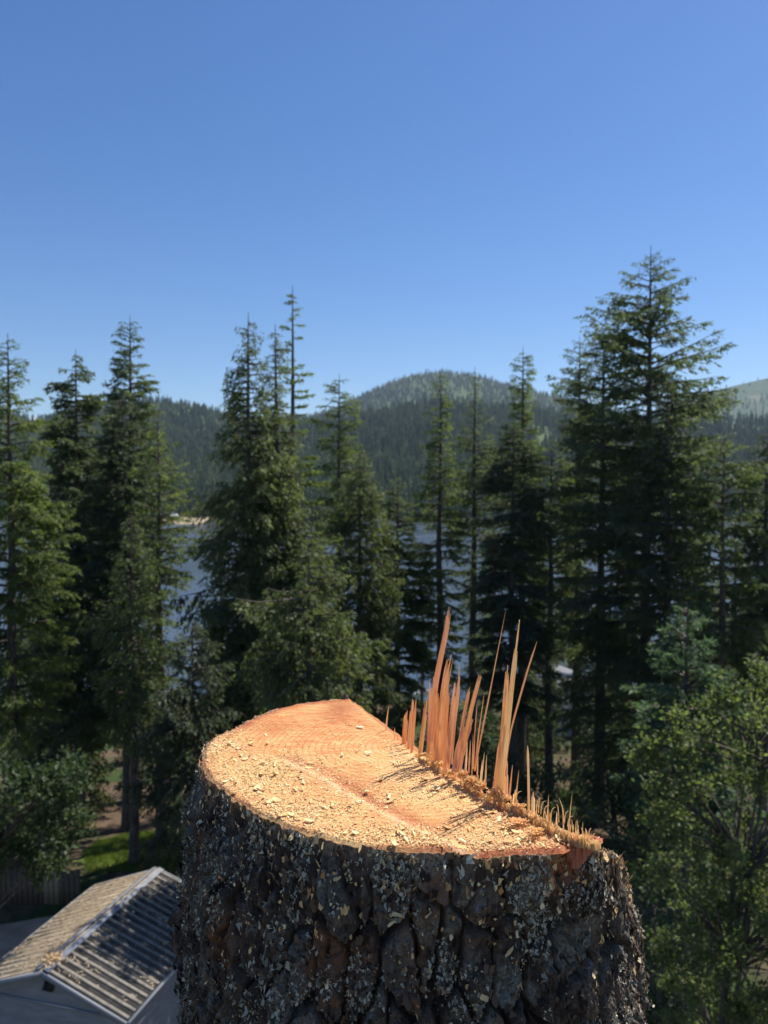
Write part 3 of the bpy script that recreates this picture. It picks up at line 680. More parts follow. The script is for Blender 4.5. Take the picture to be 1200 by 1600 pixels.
E = Np+rdir*.20; mb = MB(); mb.box(np.array([E[0], E[1], ZR-.42]), (.16, .10, .2), np.array([rgt, rdir, [0, 0, 1]])); mb.tube([E+[0, 0, -.33], E+[0, 0, -.33]-rdir*.12, E+[0, 0, -.42]-rdir*.16], [.03, .03, .05], 8)
mb.build('wall_lamp', mat('dark_metal', (.03, .03, .035), .4), shed)
# things lying on the roof
m_dust = mat('pale_sawdust', (.62, .46, .28), .9, .1); f = noise(m_dust, coords(m_dust), 30, 4)
L(m_dust, ramp(m_dust, f, [(.35, (.42, .27, .14)), (.65, (.74, .58, .36))]), bsdf(m_dust).inputs['Base Color'])
def pile(pos, r, n, seed, label):
    r_ = np.random.RandomState(seed); p = pos+r_.normal(0, 1, (n, 3))*[r, r, r*.25]; p[:, 2] += r*.3*np.exp(-((p[:, 0]-pos[0])**2+(p[:, 1]-pos[1])**2)/r**2)
    d = r_.normal(size=(n, 3))*r*.35
    V, F, t = tris(p, d, nrm(np.cross(d, r_.normal(size=(n, 3))))*r*.13, r_.rand(n))
    tag(mk('sawdust_pile', V, F, m_dust, origin=pos), label, 'sawdust', kind='stuff')
pile(Np+rdir*.26+rgt*.02+[0, 0, .05], .09, 420, 1, 'cream heap of sawdust and chips on the near end of the shed ridge')
pile(Np+rdir*1.7+rgt*1.05+[0, 0, -.36], .055, 90, 2, 'small cream clump of chips on the shaded slope of the shed roof')

# dirt yard, fence
def sheet(name, pxs, z, m_, dz=.03):
    mb = [P_plane(a, b, z) for a, b in pxs]; V = np.array(mb); 
    o = MB(); o.prism(V-[0, 0, dz+.3], [0, 0, dz+.3]); q = o.build(name, m_); q['kind'] = 'structure'; return q
M_DIRT = simple('bare_dirt', (.24, .165, .11), (.40, .29, .20), 1.4, .95, bmp=(.5, .05))
gx, gy = np.meshgrid(np.linspace(-16, -5.5, 24), np.linspace(17.5, 20.8, 12))
mk('dirt_yard', np.stack([gx.ravel(), gy.ravel()+.3*np.sin(gx.ravel()*1.3), ground_z(gx, gy).ravel()+.04], 1), gridF(*gx.shape), M_DIRT, smooth=True)['kind'] = 'structure'
M_FENCE = simple('weathered_boards', (.075, .052, .038), (.14, .10, .072), 6, .9, (1, 1, .3))
M_FENCE2 = simple('newer_boards', (.20, .14, .085), (.30, .22, .14), 6, .9, (1, 1, .3))
fy = 21.6; fence = empty('wooden_fence', (-10.6, fy, 0), label='low weathered brown board fence with one lighter panel behind the dirt yard at left', cat='fence')
src = None; r_ = np.random.RandomState(2)
for i in range(36):
    x = -14.0+i*.15; g = float(ground_z(x, fy)); light = -9.75 < x < -9.2
    if src is None:
        mb = MB(); mb.box((x, fy, 0.5), (.135, .022, 1.0)); src = mb.build('board', M_FENCE, fence)
        src2 = src.copy(); src2.data = src.data.copy(); src2.data.materials[0] = M_FENCE2; me2 = src2.data; bpy.data.objects.remove(src2); o = src; x0 = x; l0 = src.location.copy()
    else:
        o = src.copy(); COL.objects.link(o); o.parent = fence; o.location = (l0[0]+x-x0, l0[1]+r_.normal(0, .004), l0[2]+g+r_.normal(0, .015))
        if light: o.data = me2; o.name = 'board'
for zc in (.25, .8):
    mb = MB(); mb.box((-11.4, fy+.035, zc), (5.4, .04, .08)); mb.build('rail', M_FENCE, fence)
for x in (-14, -11.9, -9.85, -9.1):
    mb = MB(); mb.box((x, fy+.08, .5), (.09, .045, 1.15)); mb.build('post', M_FENCE, fence)

# ------------------------------------------------------------------ lake house behind the trees, boats, beach cabin
c = P(884, 1160, 50); bz = float(ground_z(c[0], 50))
hs = empty('lake_house', (c[0], 50, bz), label='grey clapboard house glimpsed between dark trunks right of the splinters', cat='house')
M_GR = simple('grey_clapboard', (.30, .31, .34), (.37, .38, .41), 2, .7)
mb = MB(); mb.box((c[0], 52.1, bz+1.3), (5.2, 4.0, 3.0)); mb.build('wall', M_GR, hs)
for i in range(14):
    mb = MB(); mb.box((c[0], 50.07, bz+.1+i*.2), (5.2, .05, .17)); mb.build('clapboard', M_GR, hs)
mb = MB(); mb.prism([(c[0]-3, 49.6, bz+2.8), (c[0]+3, 49.6, bz+2.8), (c[0], 49.6, bz+3.9)], (0, 5, 0)); mb.build('roof', mat('grey_shingles', (.16, .16, .17), .8), hs)
mb = MB(); mb.box((c[0]-.9, 50.02, bz+1.6), (1.0, .06, .9)); mb.build('window', mat('dark_glass', (.03, .035, .04), .15, .5), hs)
mb = MB(); mb.box((c[0]+1.2, 50.02, bz+1.0), (.9, .06, 2.0)); mb.build('door', mat('white_door', (.5, .5, .5), .6), hs)
M_HULL = mat('white_gelcoat', (.75, .76, .78), .3, .5); M_GLS = mat('boat_glass', (.04, .05, .06), .1, .5); M_COV = mat('boat_interior', (.22, .23, .25), .8)
def boat(x, y, z, yaw, ln, label):
    r = empty('motor_boat', (x, y, z), label=label, cat='boat', group=None)
    cs, sn = math.cos(yaw), math.sin(yaw)
    R = np.array([[cs, sn, 0], [-sn, cs, 0], [0, 0, 1]])
    n = 12; t = np.linspace(0, 1, n); hw = .19*ln*np.sqrt(np.clip(1-np.clip((t-.35)/.65, 0, 1)**2.2, 0, 1))+.01
    top = .85+.3*t**2; secs = []
    for i in range(n):
        s_ = (t[i]-.5)*ln; secs.append([(s_, -hw[i], top[i]), (s_, -hw[i]*.8, .28+.4*t[i]**3), (s_, 0, .05+.75*t[i]**4), (s_, hw[i]*.8, .28+.4*t[i]**3), (s_, hw[i], top[i])])
    V = np.array(secs).reshape(-1, 3); F = [[i*5+j, i*5+j+1, i*5+j+6, i*5+j+5] for i in range(n-1) for j in range(4)]
    mb = MB(); mb.add(V@R+[x, y, z], F); mb.add(V[:5]@R+[x, y, z], [[0, 1, 2], [0, 2, 3], [0, 3, 4]]); mb.build('hull', M_HULL, r, smooth=True)
    D = np.array(secs)[:, [0, 4]].reshape(-1, 3)-[0, 0, .08]; mb = MB(); mb.add(D@R+[x, y, z], [[i*2, i*2+1, i*2+3, i*2+2] for i in range(n-1)]); mb.build('deck', M_COV, r)
    a = np.array([(.05*ln, -.15*ln, .9), (.12*ln, 0, .95), (.05*ln, .15*ln, .9)]); b = a+[-.25, 0, .5]
    mb = MB(); mb.add(np.vstack([a, b])@R+[x, y, z], [[0, 1, 4, 3], [1, 2, 5, 4]]); mb.build('windscreen', M_GLS, r)
    q = np.array([(-.5*ln-.2, 0, .75)])@R+[x, y, z]; mb = MB(); mb.box(q[0], (.35, .3, .6), R); mb.box(q[0]-[0, 0, .5], (.16, .1, .6), R); mb.build('outboard_motor', mat('motor_cowl', (.03, .03, .03), .4), r)
c = P(640, 1125, 79); boat(c[0], 79, float(ground_z(c[0], 79)), .3, 4.6, 'white motor boat pulled up on the near shore, glimpsed behind the base of the splinters')
bx = P(280, 816, 512)
mb = MB(); Vb = []
for t in np.linspace(0, 1, 15):
    xx = P(244+t*74, 816, 512)[0]; Vb += [(xx, 505+3*math.sin(t*7)+8*abs(t-.5), LAKE_Z-.1), (xx, 516, LAKE_Z+1.3+.9*math.sin(t*9)**2), (xx, 545, LAKE_Z+3.2)]
V = np.array(Vb); F = [[i*3+j, (i+1)*3+j, (i+1)*3+j+1, i*3+j+1] for i in range(14) for j in range(2)]
mk('beach', V, np.array(F), simple('sand', (.22, .17, .105), (.34, .27, .18), .2, .95), smooth=True)['kind'] = 'structure'
c = P(272, 806, 524); cz = LAKE_Z+2.0
cb = empty('shore_cabin', (c[0], 524, cz), label='tiny white-roofed cabin on the sandy far shore', cat='cabin')
mb = MB(); mb.box((c[0], 524, cz+1.4), (6, 5, 3)); mb.build('wall', mat('cabin_wall', (.12, .10, .08), .8), cb)
mb = MB(); mb.prism([(c[0]-3.8, 520.6, cz+2.8), (c[0]+3.8, 520.6, cz+2.8), (c[0]+2.2, 523.4, cz+5), (c[0]-2.2, 523.4, cz+5)], (0, 4, -.2)); mb.build('roof', mat('cabin_roof', (.55, .58, .62), .5), cb)

# ------------------------------------------------------------------ the stump
Z0 = CAMZ-.31
CX, CY = .030, .912
rim_px = [(540, 1092), (510, 1093), (480, 1097), (440, 1105), (400, 1120), (365, 1140), (333, 1153), (318, 1188), (322, 1206), (345, 1232), (375, 1250), (400, 1266), (440, 1287), (500, 1306), (560, 1320), (620, 1327), (700, 1330), (780, 1332), (840, 1330), (885, 1330)]
rw = np.array([P_plane(a, b, Z0)[:2] for a, b in rim_px])-[CX, CY]
th_k = np.unwrap(np.arctan2(rw[:, 1], rw[:, 0])); r_k = np.hypot(rw[:, 0], rw[:, 1])
# hidden side, closing the loop at a near-constant radius
n_h = 9; th_h = np.linspace(th_k[-1], th_k[0]+2*PI, n_h+2)[1:-1]; r_h = np.interp(th_h, [th_k[-1], th_k[-1]+.5, th_k[0]+2*PI-.6, th_k[0]+2*PI], [r_k[-1]-.006, .246, .240, r_k[0]])
TH = np.concatenate([th_k, th_h, [th_k[0]+2*PI]]); RR = np.concatenate([r_k, r_h, [r_k[0]]])
def rim(th):
    t = (th-TH[0]) % (2*PI)+TH[0]; r = 0
    for o, w in ((-.05, .25), (0, .5), (.05, .25)): r = r+w*np.interp((t+o-TH[0]) % (2*PI)+TH[0], TH, RR)
    return r+.0022*perlin(np.cos(th)*14, np.sin(th)*14, 0*th)+.0014*perlin(np.cos(th)*40, np.sin(th)*40, 0*th)
HA = P_plane(541, 1092, Z0); HB = P_plane(938, 1306, Z0)
hd = nrm((HB-HA)[:2]); hn = np.array([-hd[1], hd[0]])   # hn points to the far right side
if hn[0] < 0: hn = -hn
HP = [(530, 1084), (541, 1092), (600, 1140), (660, 1187), (700, 1212), (760, 1247), (800, 1266), (830, 1283), (859, 1300), (885, 1313), (920, 1319), (950, 1324)]
def polydist(x, y, pl):
    x = np.asarray(x, float); y = np.asarray(y, float)
    best = np.full(x.shape, 9.); side = np.zeros(x.shape)
    for (x0, y0), (x1, y1) in zip(pl[:-1], pl[1:]):
        dx, dy = x1-x0, y1-y0; t = np.clip(((x-x0)*dx+(y-y0)*dy)/(dx*dx+dy*dy), 0, 1)
        d = np.hypot(x-x0-t*dx, y-y0-t*dy); cr = (x-x0)*dy-(y-y0)*dx
        m_ = d < best-1e-9; best = np.where(m_, d, best); side = np.where(m_, np.sign(cr), side)
    return best, side
HW = np.array([P_plane(a_, b_, Z0)[:2] for a_, b_ in HP])
HW = np.vstack([HW[0]+(HW[0]-HW[1])*6, HW, HW[-1]+(HW[-1]-HW[-3])*3])
def hinge_s(x, y):
    d, sd = polydist(x, y, HW)
    # positive on the far right side, where the felling notch drops away
    _, ref = polydist(np.array([HW[4][0]+.05]), np.array([HW[4][1]+.03]), HW)
    return d*sd*ref[0], None
streak = np.array([P_plane(a, b, Z0)[:2] for a, b in [(440, 1190), (480, 1205), (520, 1226), (570, 1258), (630, 1288), (700, 1318), (730, 1332)]])
def top_z(x, y):
    s, a = hinge_s(x, y)
    z = Z0-.0*s
    z = z-np.where(s > .004, .008+.80*np.maximum(s-.012, 0)+.006*perlin(x*60, y*60, 0*x)*sstep(0, .02, s), 0)
    d, sd = polydist(x, y, streak)
    z = z+.0022*sd*np.exp(-(d/.03)**2)*sstep(.0, .006, d)+.0008*np.exp(-(d/.006)**2)
    z = z+.0030*fbm(x*9, y*9, 0*x+2, 3)+.0007*perlin(x*90+y*40, y*22-x*10, 0*x)+.0005*perlin(x*350, y*350, 0*x)
    return z
stump = empty('tree_stump', (CX, CY, float(ground_z(0, 1))), label='tall freshly cut conifer stump with bright orange cut face, lichen-covered bark and standing splinters', cat='tree stump')
# cut face
nT, nR = 520, 170
th = np.linspace(0, 2*PI, nT, endpoint=False); rho = np.concatenate([[0.0], np.linspace(.015, 1, nR)**.8])
TT, QQ = np.meshgrid(th, rho); R_ = rim(TT)*QQ
x, y = CX+R_*np.cos(TT), CY+R_*np.sin(TT); z = top_z(x, y)-.003*sstep(.985, 1, QQ)
i = np.arange(nR)[:, None]*nT; j = np.arange(nT)[None]; j2 = (j+1) % nT
F = np.stack([i+j, i+j2, i+nT+j2, i+nT+j], -1).reshape(-1, 4)
s, a = hinge_s(x, y); dS, sdS = polydist(x, y, streak)
red = np.clip(sstep(.90, 1.0, QQ)*.9+.75*np.exp(-(((x-P_plane(530, 1110, Z0)[0])/.022)**2+((y-P_plane(530, 1112, Z0)[1])/.06)**2))+.5*np.exp(-(((x-P_plane(410, 1150, Z0)[0])/.04)**2+((y-P_plane(410, 1135, Z0)[1])/.03)**2))+.35*np.exp(-(((x-P_plane(560, 1225, Z0)[0])/.03)**2+((y-P_plane(560, 1225, Z0)[1])/.02)**2))
      + .7*np.exp(-((dS-.014)/.010)**2)*(sdS < 0)*1.0+.6*sstep(.0, .02, s), 0, 1)
if sdS.mean() == 0: pass
pale = np.exp(-(dS/.007)**2)*(.45+.9*np.clip(fbm(x*30, y*30, 0*x, 3)+.3, 0, 1))
def gp(px, py, sx, sy):
    c = P_plane(px, py, Z0); return np.exp(-(((x-c[0])/sx)**2+((y-c[1])/sy)**2))
dust = np.clip(gp(335, 1165, .03, .05)+gp(400, 1215, .06, .06)+gp(450, 1275, .06, .025)+gp(560, 1310, .08, .02)+.7*gp(640, 1190, .04, .05)+.7*gp(690, 1240, .05, .03)+.8*gp(800, 1300, .05, .02), 0, 1)
M_CUT = mat('fresh_cut_wood', (.5, .23, .09), .75, .2)
m = M_CUT; v = coords(m, (1, 1, 1)); geo = coords(m, (30, 160, 30), rot=(0, 0, rad(28)))
grain = noise(m, geo, 1.0, 5, .65); blot = noise(m, v, 11, 6, .68); fine = noise(m, v, 420, 3, .7)
spv = N(m, 'ShaderNodeSeparateXYZ'); L(m, v, spv.inputs[0])
wv = N(m, 'ShaderNodeTexWave', wave_type='RINGS', rings_direction='SPHERICAL'); wv.inputs['Scale'].default_value = 42; wv.inputs['Distortion'].default_value = 1.2; wv.inputs['Detail'].default_value = 2; wv.inputs['Detail Scale'].default_value = .6
mp = N(m, 'ShaderNodeMapping'); mp.inputs['Scale'].default_value = (1, 1, 0); L(m, v, mp.inputs['Vector']); L(m, mp.outputs[0], wv.inputs['Vector'])
c1 = ramp(m, blot, [(.36, (.44, .125, .034)), (.49, (.55, .220, .072)), (.64, (.64, .355, .140))])
c2 = mixc(m, ramp(m, grain, [(.40, (0, 0, 0)), (.66, (.75, .75, .75))]), c1, (.66, .43, .19))
c2 = mixc(m, ramp(m, wv.outputs['Fac'], [(0, (.55, .55, .55)), (.45, (0, 0, 0))]), c2, (.42, .15, .05))
redc = ramp(m, fine, [(.3, (.22, .050, .020)), (.7, (.42, .13, .05))])
rf = N(m, 'ShaderNodeMath', operation='MULTIPLY'); L(m, attrib(m, 'red'), rf.inputs[0]); L(m, ramp(m, blot, [(.34, (.35, .35, .35)), (.56, (1.25, 1.25, 1.25))]), rf.inputs[1])
c3 = mixc(m, rf.outputs[0], c2, redc)
df = N(m, 'ShaderNodeMath', operation='MULTIPLY'); L(m, attrib(m, 'dust'), df.inputs[0]); L(m, ramp(m, fine, [(.36, (.15, .15, .15)), (.56, (.95, .95, .95))]), df.inputs[1])
c4 = mixc(m, df.outputs[0], c3, (.66, .48, .22))
c5 = mixc(m, attrib(m, 'pale'), c4, (.66, .42, .24))
sp = mixc(m, ramp(m, fine, [(.60, (0, 0, 0)), (.68, (.55, .55, .55))]), c5, (.74, .58, .32)); sp = mixc(m, ramp(m, fine, [(.30, (.55, .55, .55)), (.38, (0, 0, 0))]), sp, (.30, .11, .045))
L(m, sp, bsdf(m).inputs['Base Color'])
ad = N(m, 'ShaderNodeMath', operation='ADD'); L(m, fine, ad.inputs[0]); L(m, grain, ad.inputs[1]); bump(m, ad.outputs[0], .55, .0016)
mk('cut_face', np.stack([x, y, z], -1).reshape(-1, 3), F, M_CUT, stump, smooth=True, attr={'red': red.ravel(), 'pale': pale.ravel()*.8, 'dust': dust.ravel()})

# bark
front = np.linspace(rad(-205), rad(25), 720, endpoint=False); back = np.linspace(rad(25), rad(155), 90, endpoint=False)
th = np.concatenate([front, back]); nT = len(th)
drop = np.concatenate([np.linspace(0, .42, 330), np.linspace(.44, .9, 30)])
rimw = rim(th); sx, sy = CX+rimw*np.cos(th), CY+rimw*np.sin(th); zt = top_z(sx, sy)
arc = th*.262
def bark_h(u, zz):
    """outward relief in metres at arc length u and height zz: flat broken plates between narrow upright fissures"""
    wu = u+.010*fbm(u*12, zz*7, 0*u, 3)+.0025*perlin(u*60, zz*40, 0*u); wz = zz+.016*fbm(u*12, zz*9, 0*u+5, 3)
    f1, f2, cid = worley(wu/.028, wz/.074, 3)
    e = f2-f1; plate = sstep(.015, .17, e)
    g1, g2, gid = worley(wu/.015+7, wz/.024, 9); e2 = g2-g1
    k1, k2, kid = worley(wu/.0085+3, wz/.013+9, 5)
    h = .0135*plate+.0030*sstep(.01, .14, e2)*plate+.008*(cid-.5)*plate+.0060*(gid-.5)*plate+.0042*(kid-.5)+.0012*sstep(0, .15, k2-k1)
    lay = fbm(u*30, zz*16, 0*u+1, 4); st = np.floor(lay*12)/12
    h = h+.0055*st*plate-.0028*np.abs(perlin(u*170, zz*40, 0*u))-.0016*np.abs(perlin(u*260, zz*180, 0*u+4))+.0010*perlin(u*420, zz*330, 0*u)
    return h, plate, cid
A, Dp = np.meshgrid(arc, drop); THG = np.broadcast_to(th, A.shape)
zz = zt[None]-Dp
hgt, plate, cid = bark_h(A, zz-Z0)
blend = sstep(0, .10, Dp)
flare = 1+.13*np.clip(Z0-zz, 0, .6)
Rb = (rimw[None]*(1-blend)+(.2405+.003*np.sin(THG*3+1))*blend)*flare+.0015+hgt*(.10+.90*sstep(0, .07, Dp))
def bumpg(px_th, zc, sth, sz, amp): return amp*np.exp(-((((THG-px_th+PI) % (2*PI)-PI)/sth)**2+((zz-zc)/sz)**2))
thL = rad(-172); Rb += bumpg(thL, Z0-.205, .09, .026, .024*(.6+.8*np.abs(perlin(THG*22, zz*60, 0*THG))))+bumpg(thL+.02, Z0-.33, .14, .05, .004)
# torn pocket at the right end of the hinge
tp = P_plane(902, 1325, Z0); thP = math.atan2(tp[1]-CY, tp[0]-CX)
pocket = np.exp(-((((THG-thP+PI) % (2*PI)-PI)/.062)**2))*sstep(.052, .030, Dp)
Rb -= .020*pocket
lip = .0015+.003*perlin(np.cos(th)*9, np.sin(th)*9, 0*th+4)+.003*perlin(np.cos(th)*40, np.sin(th)*40, 0*th+1)
zz2 = zz+.030*np.exp(-((((THG-rad(-36)+PI) % (2*PI)-PI)/rad(17))**2))*np.exp(-Dp/.09)-(lip[None]*np.exp(-Dp/.02))-.020*pocket*np.exp(-Dp/.015)
BX, BY, BZ = CX+Rb*np.cos(THG), CY+Rb*np.sin(THG), zz2
# inner ring that reaches under the wood
ri = rimw-.004; top_in = np.stack([CX+ri*np.cos(th), CY+ri*np.sin(th), zt-.004], -1)[None]
G = np.concatenate([top_in, np.stack([BX, BY, BZ], -1)]); nrw = len(G)
i = np.arange(nrw-1)[:, None]*nT; j = np.arange(nT)[None]; j2 = (j+1) % nT
F = np.stack([i+j, i+nT+j, i+nT+j2, i+j2], -1).reshape(-1, 4)
cat1 = lambda a0, a_: np.concatenate([a0[None], a_]).ravel()
lich = np.clip(sstep(-.02, .25, fbm(A*16, (zz-Z0)*13, 0*A+9, 4))*plate+.45*sstep(.72, .82, cid)*plate, 0, 1)
inner = np.clip(sstep(.20, .42, fbm(A*11+4, (zz-Z0)*5, 0*A+3, 3))+1.6*pocket, 0, 1)
rim_band = np.exp(-Dp/.006)  # mask for tan speckle that fades out just below the top edge
m = mat('rough_bark', (.08, .06, .05), .92, .15); v = coords(m)
fb = noise(m, coords(m, (1, 1, .6)), 60, 6, .7); fb2 = noise(m, v, 300, 4, .7); fb3 = noise(m, v, 12, 3)
c1 = ramp(m, fb, [(.34, (.016, .010, .008)), (.50, (.070, .050, .038)), (.64, (.20, .155, .120))])
c2 = mixc(m, ramp(m, fb3, [(.40, (0, 0, 0)), (.66, (.6, .6, .6))]), c1, (.095, .058, .045))
lm_ = N(m, 'ShaderNodeMath', operation='MULTIPLY'); L(m, attrib(m, 'lichen'), lm_.inputs[0]); L(m, ramp(m, fb2, [(.40, (.12, .12, .12)), (.56, (.85, .85, .85))]), lm_.inputs[1])
c3 = mixc(m, lm_.outputs[0], c2, (.27, .25, .205))
im_ = N(m, 'ShaderNodeMath', operation='MULTIPLY'); L(m, attrib(m, 'inner'), im_.inputs[0]); L(m, ramp(m, fb, [(.40, (.2, .2, .2)), (.56, (1, 1, 1))]), im_.inputs[1])
c4 = mixc(m, im_.outputs[0], c3, (.20, .095, .052))
c5 = mixc(m, attrib(m, 'pocket'), c4, ramp(m, fb, [(.35, (.42, .11, .05)), (.65, (.66, .30, .15))]))
rm_ = N(m, 'ShaderNodeMath', operation='MULTIPLY'); L(m, attrib(m, 'rim'), rm_.inputs[0]); L(m, ramp(m, fb2, [(.44, (0, 0, 0)), (.52, (.9, .9, .9))]), rm_.inputs[1])
c6 = mixc(m, rm_.outputs[0], c5, (.45, .26, .13))
L(m, c6, bsdf(m).inputs['Base Color'])
ad = N(m, 'ShaderNodeMath', operation='ADD'); L(m, fb, ad.inputs[0]); L(m, fb2, ad.inputs[1]); bump(m, ad.outputs[0], .8, .003)
M_BARK = m
z1 = np.zeros(nT)
mk('bark', G.reshape(-1, 3), F, M_BARK, stump, smooth=True, attr={'lichen': cat1(z1, lich), 'inner': cat1(z1, inner), 'pocket': cat1(z1+pocket[0], np.clip(pocket*1.3, 0, 1)), 'rim': cat1(z1+1, rim_band)})
# lower trunk down to the ground
zz_ = np.linspace(Z0-.85, float(ground_z(0, 1))-.3, 40); V = []
th2 = np.linspace(0, 2*PI, 96, endpoint=False)
Tg, Zg = np.meshgrid(th2, zz_); h2, _, _ = bark_h(Tg*.262, Zg-Z0)
Rg = .25*(1.11+.035*(Z0-.85-Zg))+h2+.18*np.exp((Zg[-1, 0]-Zg)/.5)
V = np.stack([CX+Rg*np.cos(Tg), CY+Rg*np.sin(Tg), Zg], -1).reshape(-1, 3)
i = np.arange(len(zz_)-1)[:, None]*96; j = np.arange(96)[None]; j2 = (j+1) % 96
mk('lower_trunk', V, np.stack([i+j, i+96+j, i+96+j2, i+j2], -1).reshape(-1, 4), M_BARK, stump, smooth=True)

# lichen, bark flakes and caught chips on the bark
def flakes(name, n, size, material, seed, maskfn, elong=1.0, lift=.6, parent=stump, zmax=.44):
    r = np.random.RandomState(seed); a = r.randint(1, nrw-31, n*6); b = r.randint(0, 720, n*6)
    mk_ = maskfn(A[a-1, b], zz[a-1, b], Dp[a-1, b])+r.normal(0, .07, n*6); k = mk_ > 0
    a, b = a[k][:n], b[k][:n]; n = len(a)
    p = G[a, b]; nr_ = nrm(p-np.array([CX, CY, 0])*[1, 1, 0]-np.stack([0*a, 0*a, p[:, 2]], -1))
    tn = nrm(np.cross(nr_, [0, 0, 1.])); up = np.array([0, 0, 1.])
    sz = size*r.uniform(.4, 1.5, n)**1.3; K = 6; ang0 = r.uniform(0, 6.28, n)
    cen = p+nr_*(.0008+.0015*r.rand(n))[:, None]; V = [cen+nr_*(sz*.1)[:, None]]
    tilt = r.normal(0, .5, (n, 2))
    for q in range(K):
        an = ang0+q/K*2*PI+r.normal(0, .25, n); rr = sz*r.uniform(.25, 1.2, n)
        du, dz_ = np.cos(an)*rr, np.sin(an)*rr*elong
        V.append(cen+tn*du[:, None]+up*dz_[:, None]+nr_*(np.abs(r.normal(0, lift, n))*rr+tilt[:, 0]*du+tilt[:, 1]*dz_)[:, None]*.7)
    V = np.stack(V, 1).reshape(-1, 3); o = np.arange(n)[:, None]*7
    F = np.concatenate([o+np.array([[0, 1+q, 1+(q+1) % K]]) for q in range(K) if q != 2 or elong > 1.5])
    t = np.tile(r.rand(n), len(F)//n)
    ob = mk(name, V, F, material, parent, attr={'tint': t}); ob['kind'] = 'stuff'; return ob
M_LICH = mat('grey_lichen', (.3, .3, .27), .9, .1)
L(M_LICH, ramp(M_LICH, attrib(M_LICH, 'tint'), [(0, (.10, .09, .068)), (.4, (.26, .235, .18)), (.8, (.46, .43, .34)), (1, (.60, .52, .38))]), bsdf(M_LICH).inputs['Base Color'])
M_FLAKE = mat('bark_flake', (.1, .07, .05), .9, .1)
L(M_FLAKE, ramp(M_FLAKE, attrib(M_FLAKE, 'tint'), [(0, (.035, .025, .02)), (.6, (.10, .072, .055)), (.9, (.15, .10, .07)), (1, (.20, .125, .08))]), bsdf(M_FLAKE).inputs['Base Color'])
M_CHIP = mat('pale_wood_chip', (.66, .46, .25), .75, .2)
L(M_CHIP, ramp(M_CHIP, attrib(M_CHIP, 'tint'), [(0, (.50, .22, .08)), (.35, (.68, .40, .17)), (.8, (.82, .60, .30)), (1, (.86, .70, .42))]), bsdf(M_CHIP).inputs['Base Color'])
def lmask(f, th_, o): return lambda u, z_, d: fbm(u*f+o, (z_-Z0)*f*.7, 0*u+o, 3)-th_
flakes('lichen', 19000, .0015, M_LICH, 1, lmask(15, .13, 9), 1.3, .9)
flakes('lichen', 8000, .0012, M_LICH, 2, lmask(30, .24, 3), 1.4, .9); flakes('lichen', 900, .0032, M_LICH, 8, lmask(12, .18, 14), 1.2, .8)
flakes('bark_flake', 5200, .0026, M_FLAKE, 3, lambda u, z_, d: np.where(d > .012, lmask(14, -.05, 1)(u, z_, d), -9), 1.8, .45)
flakes('caught_sawdust', 240, .0011, M_CHIP, 4, lambda u, z_, d: .045-d+.9*fbm(u*30, z_*20, 0*u, 2)*.1, 1.2, .5)
flakes('caught_sawdust', 30, .0020, M_CHIP, 5, lmask(9, .28, 21), 1.6, .6)
flakes('splintery_rim', 2400, .0017, M_CHIP, 6, lambda u, z_, d: .008-d, 1.8, .5)

def ray_front(px, py):
    """point on the bark that shows at this pixel"""
    u = (px-600)/1200; v = (800-py)/1200; c, s_ = math.cos(PITCH), math.sin(PITCH)
    dr = nrm(np.array([u, c+v*s_, -s_+v*c])); best = None
    w = G[1:-30, :720].reshape(-1, 3)-np.array([0, 0, CAMZ]); t = w@dr; d = np.linalg.norm(w-t[:, None]*dr, axis=1)
    k = d < .004
    if not k.any(): return None, None
    j_ = np.where(k)[0][np.argmin(t[k])]; p = w[j_]+np.array([0, 0, CAMZ]); return p, nrm(np.array([p[0]-CX, p[1]-CY, 0]))
def chip_mesh(l, w, t, r):
    """a curled little chip with ragged ends"""
    n = 5; X_ = np.linspace(-.5, .5, n)*l; wv_ = w*.5*(1-.35*np.abs(np.linspace(-1, 1, n))**2)*r.uniform(.7, 1.2, n); zc = r.uniform(-.3, .5)*l*(np.linspace(-1, 1, n)**2)*.5
    V = []
    for i_ in range(n):
        j_ = r.normal(0, .06*l, 2)
        V += [(X_[i_]+j_[0], -wv_[i_], zc[i_]), (X_[i_]+j_[1], wv_[i_], zc[i_]+r.normal(0, .06*w)), (X_[i_]+j_[1], wv_[i_], zc[i_]+t), (X_[i_]+j_[0], -wv_[i_], zc[i_]+t)]
    F = [[i_*4+a_, i_*4+(a_+1) % 4, i_*4+4+(a_+1) % 4, i_*4+4+a_] for i_ in range(n-1) for a_ in range(4)]+[[3, 2, 1, 0], [n*4-4, n*4-3, n*4-2, n*4-1]]
    return np.array(V), np.array(F)
CHIPS = []
r_ = np.random.RandomState(41)
for q in range(12):
    V, F = chip_mesh(1.0, r_.uniform(.22, .75), .07, r_); me = bpy.data.meshes.new('wood_chip')
    me.from_pydata(V.tolist(), [], F.tolist()); at = me.attributes.new('tint', 'FLOAT', 'FACE'); at.data.foreach_set('value', np.full(len(F), r_.uniform(.3, 1), np.float32)); me.materials.append(M_CHIP); CHIPS.append(me)
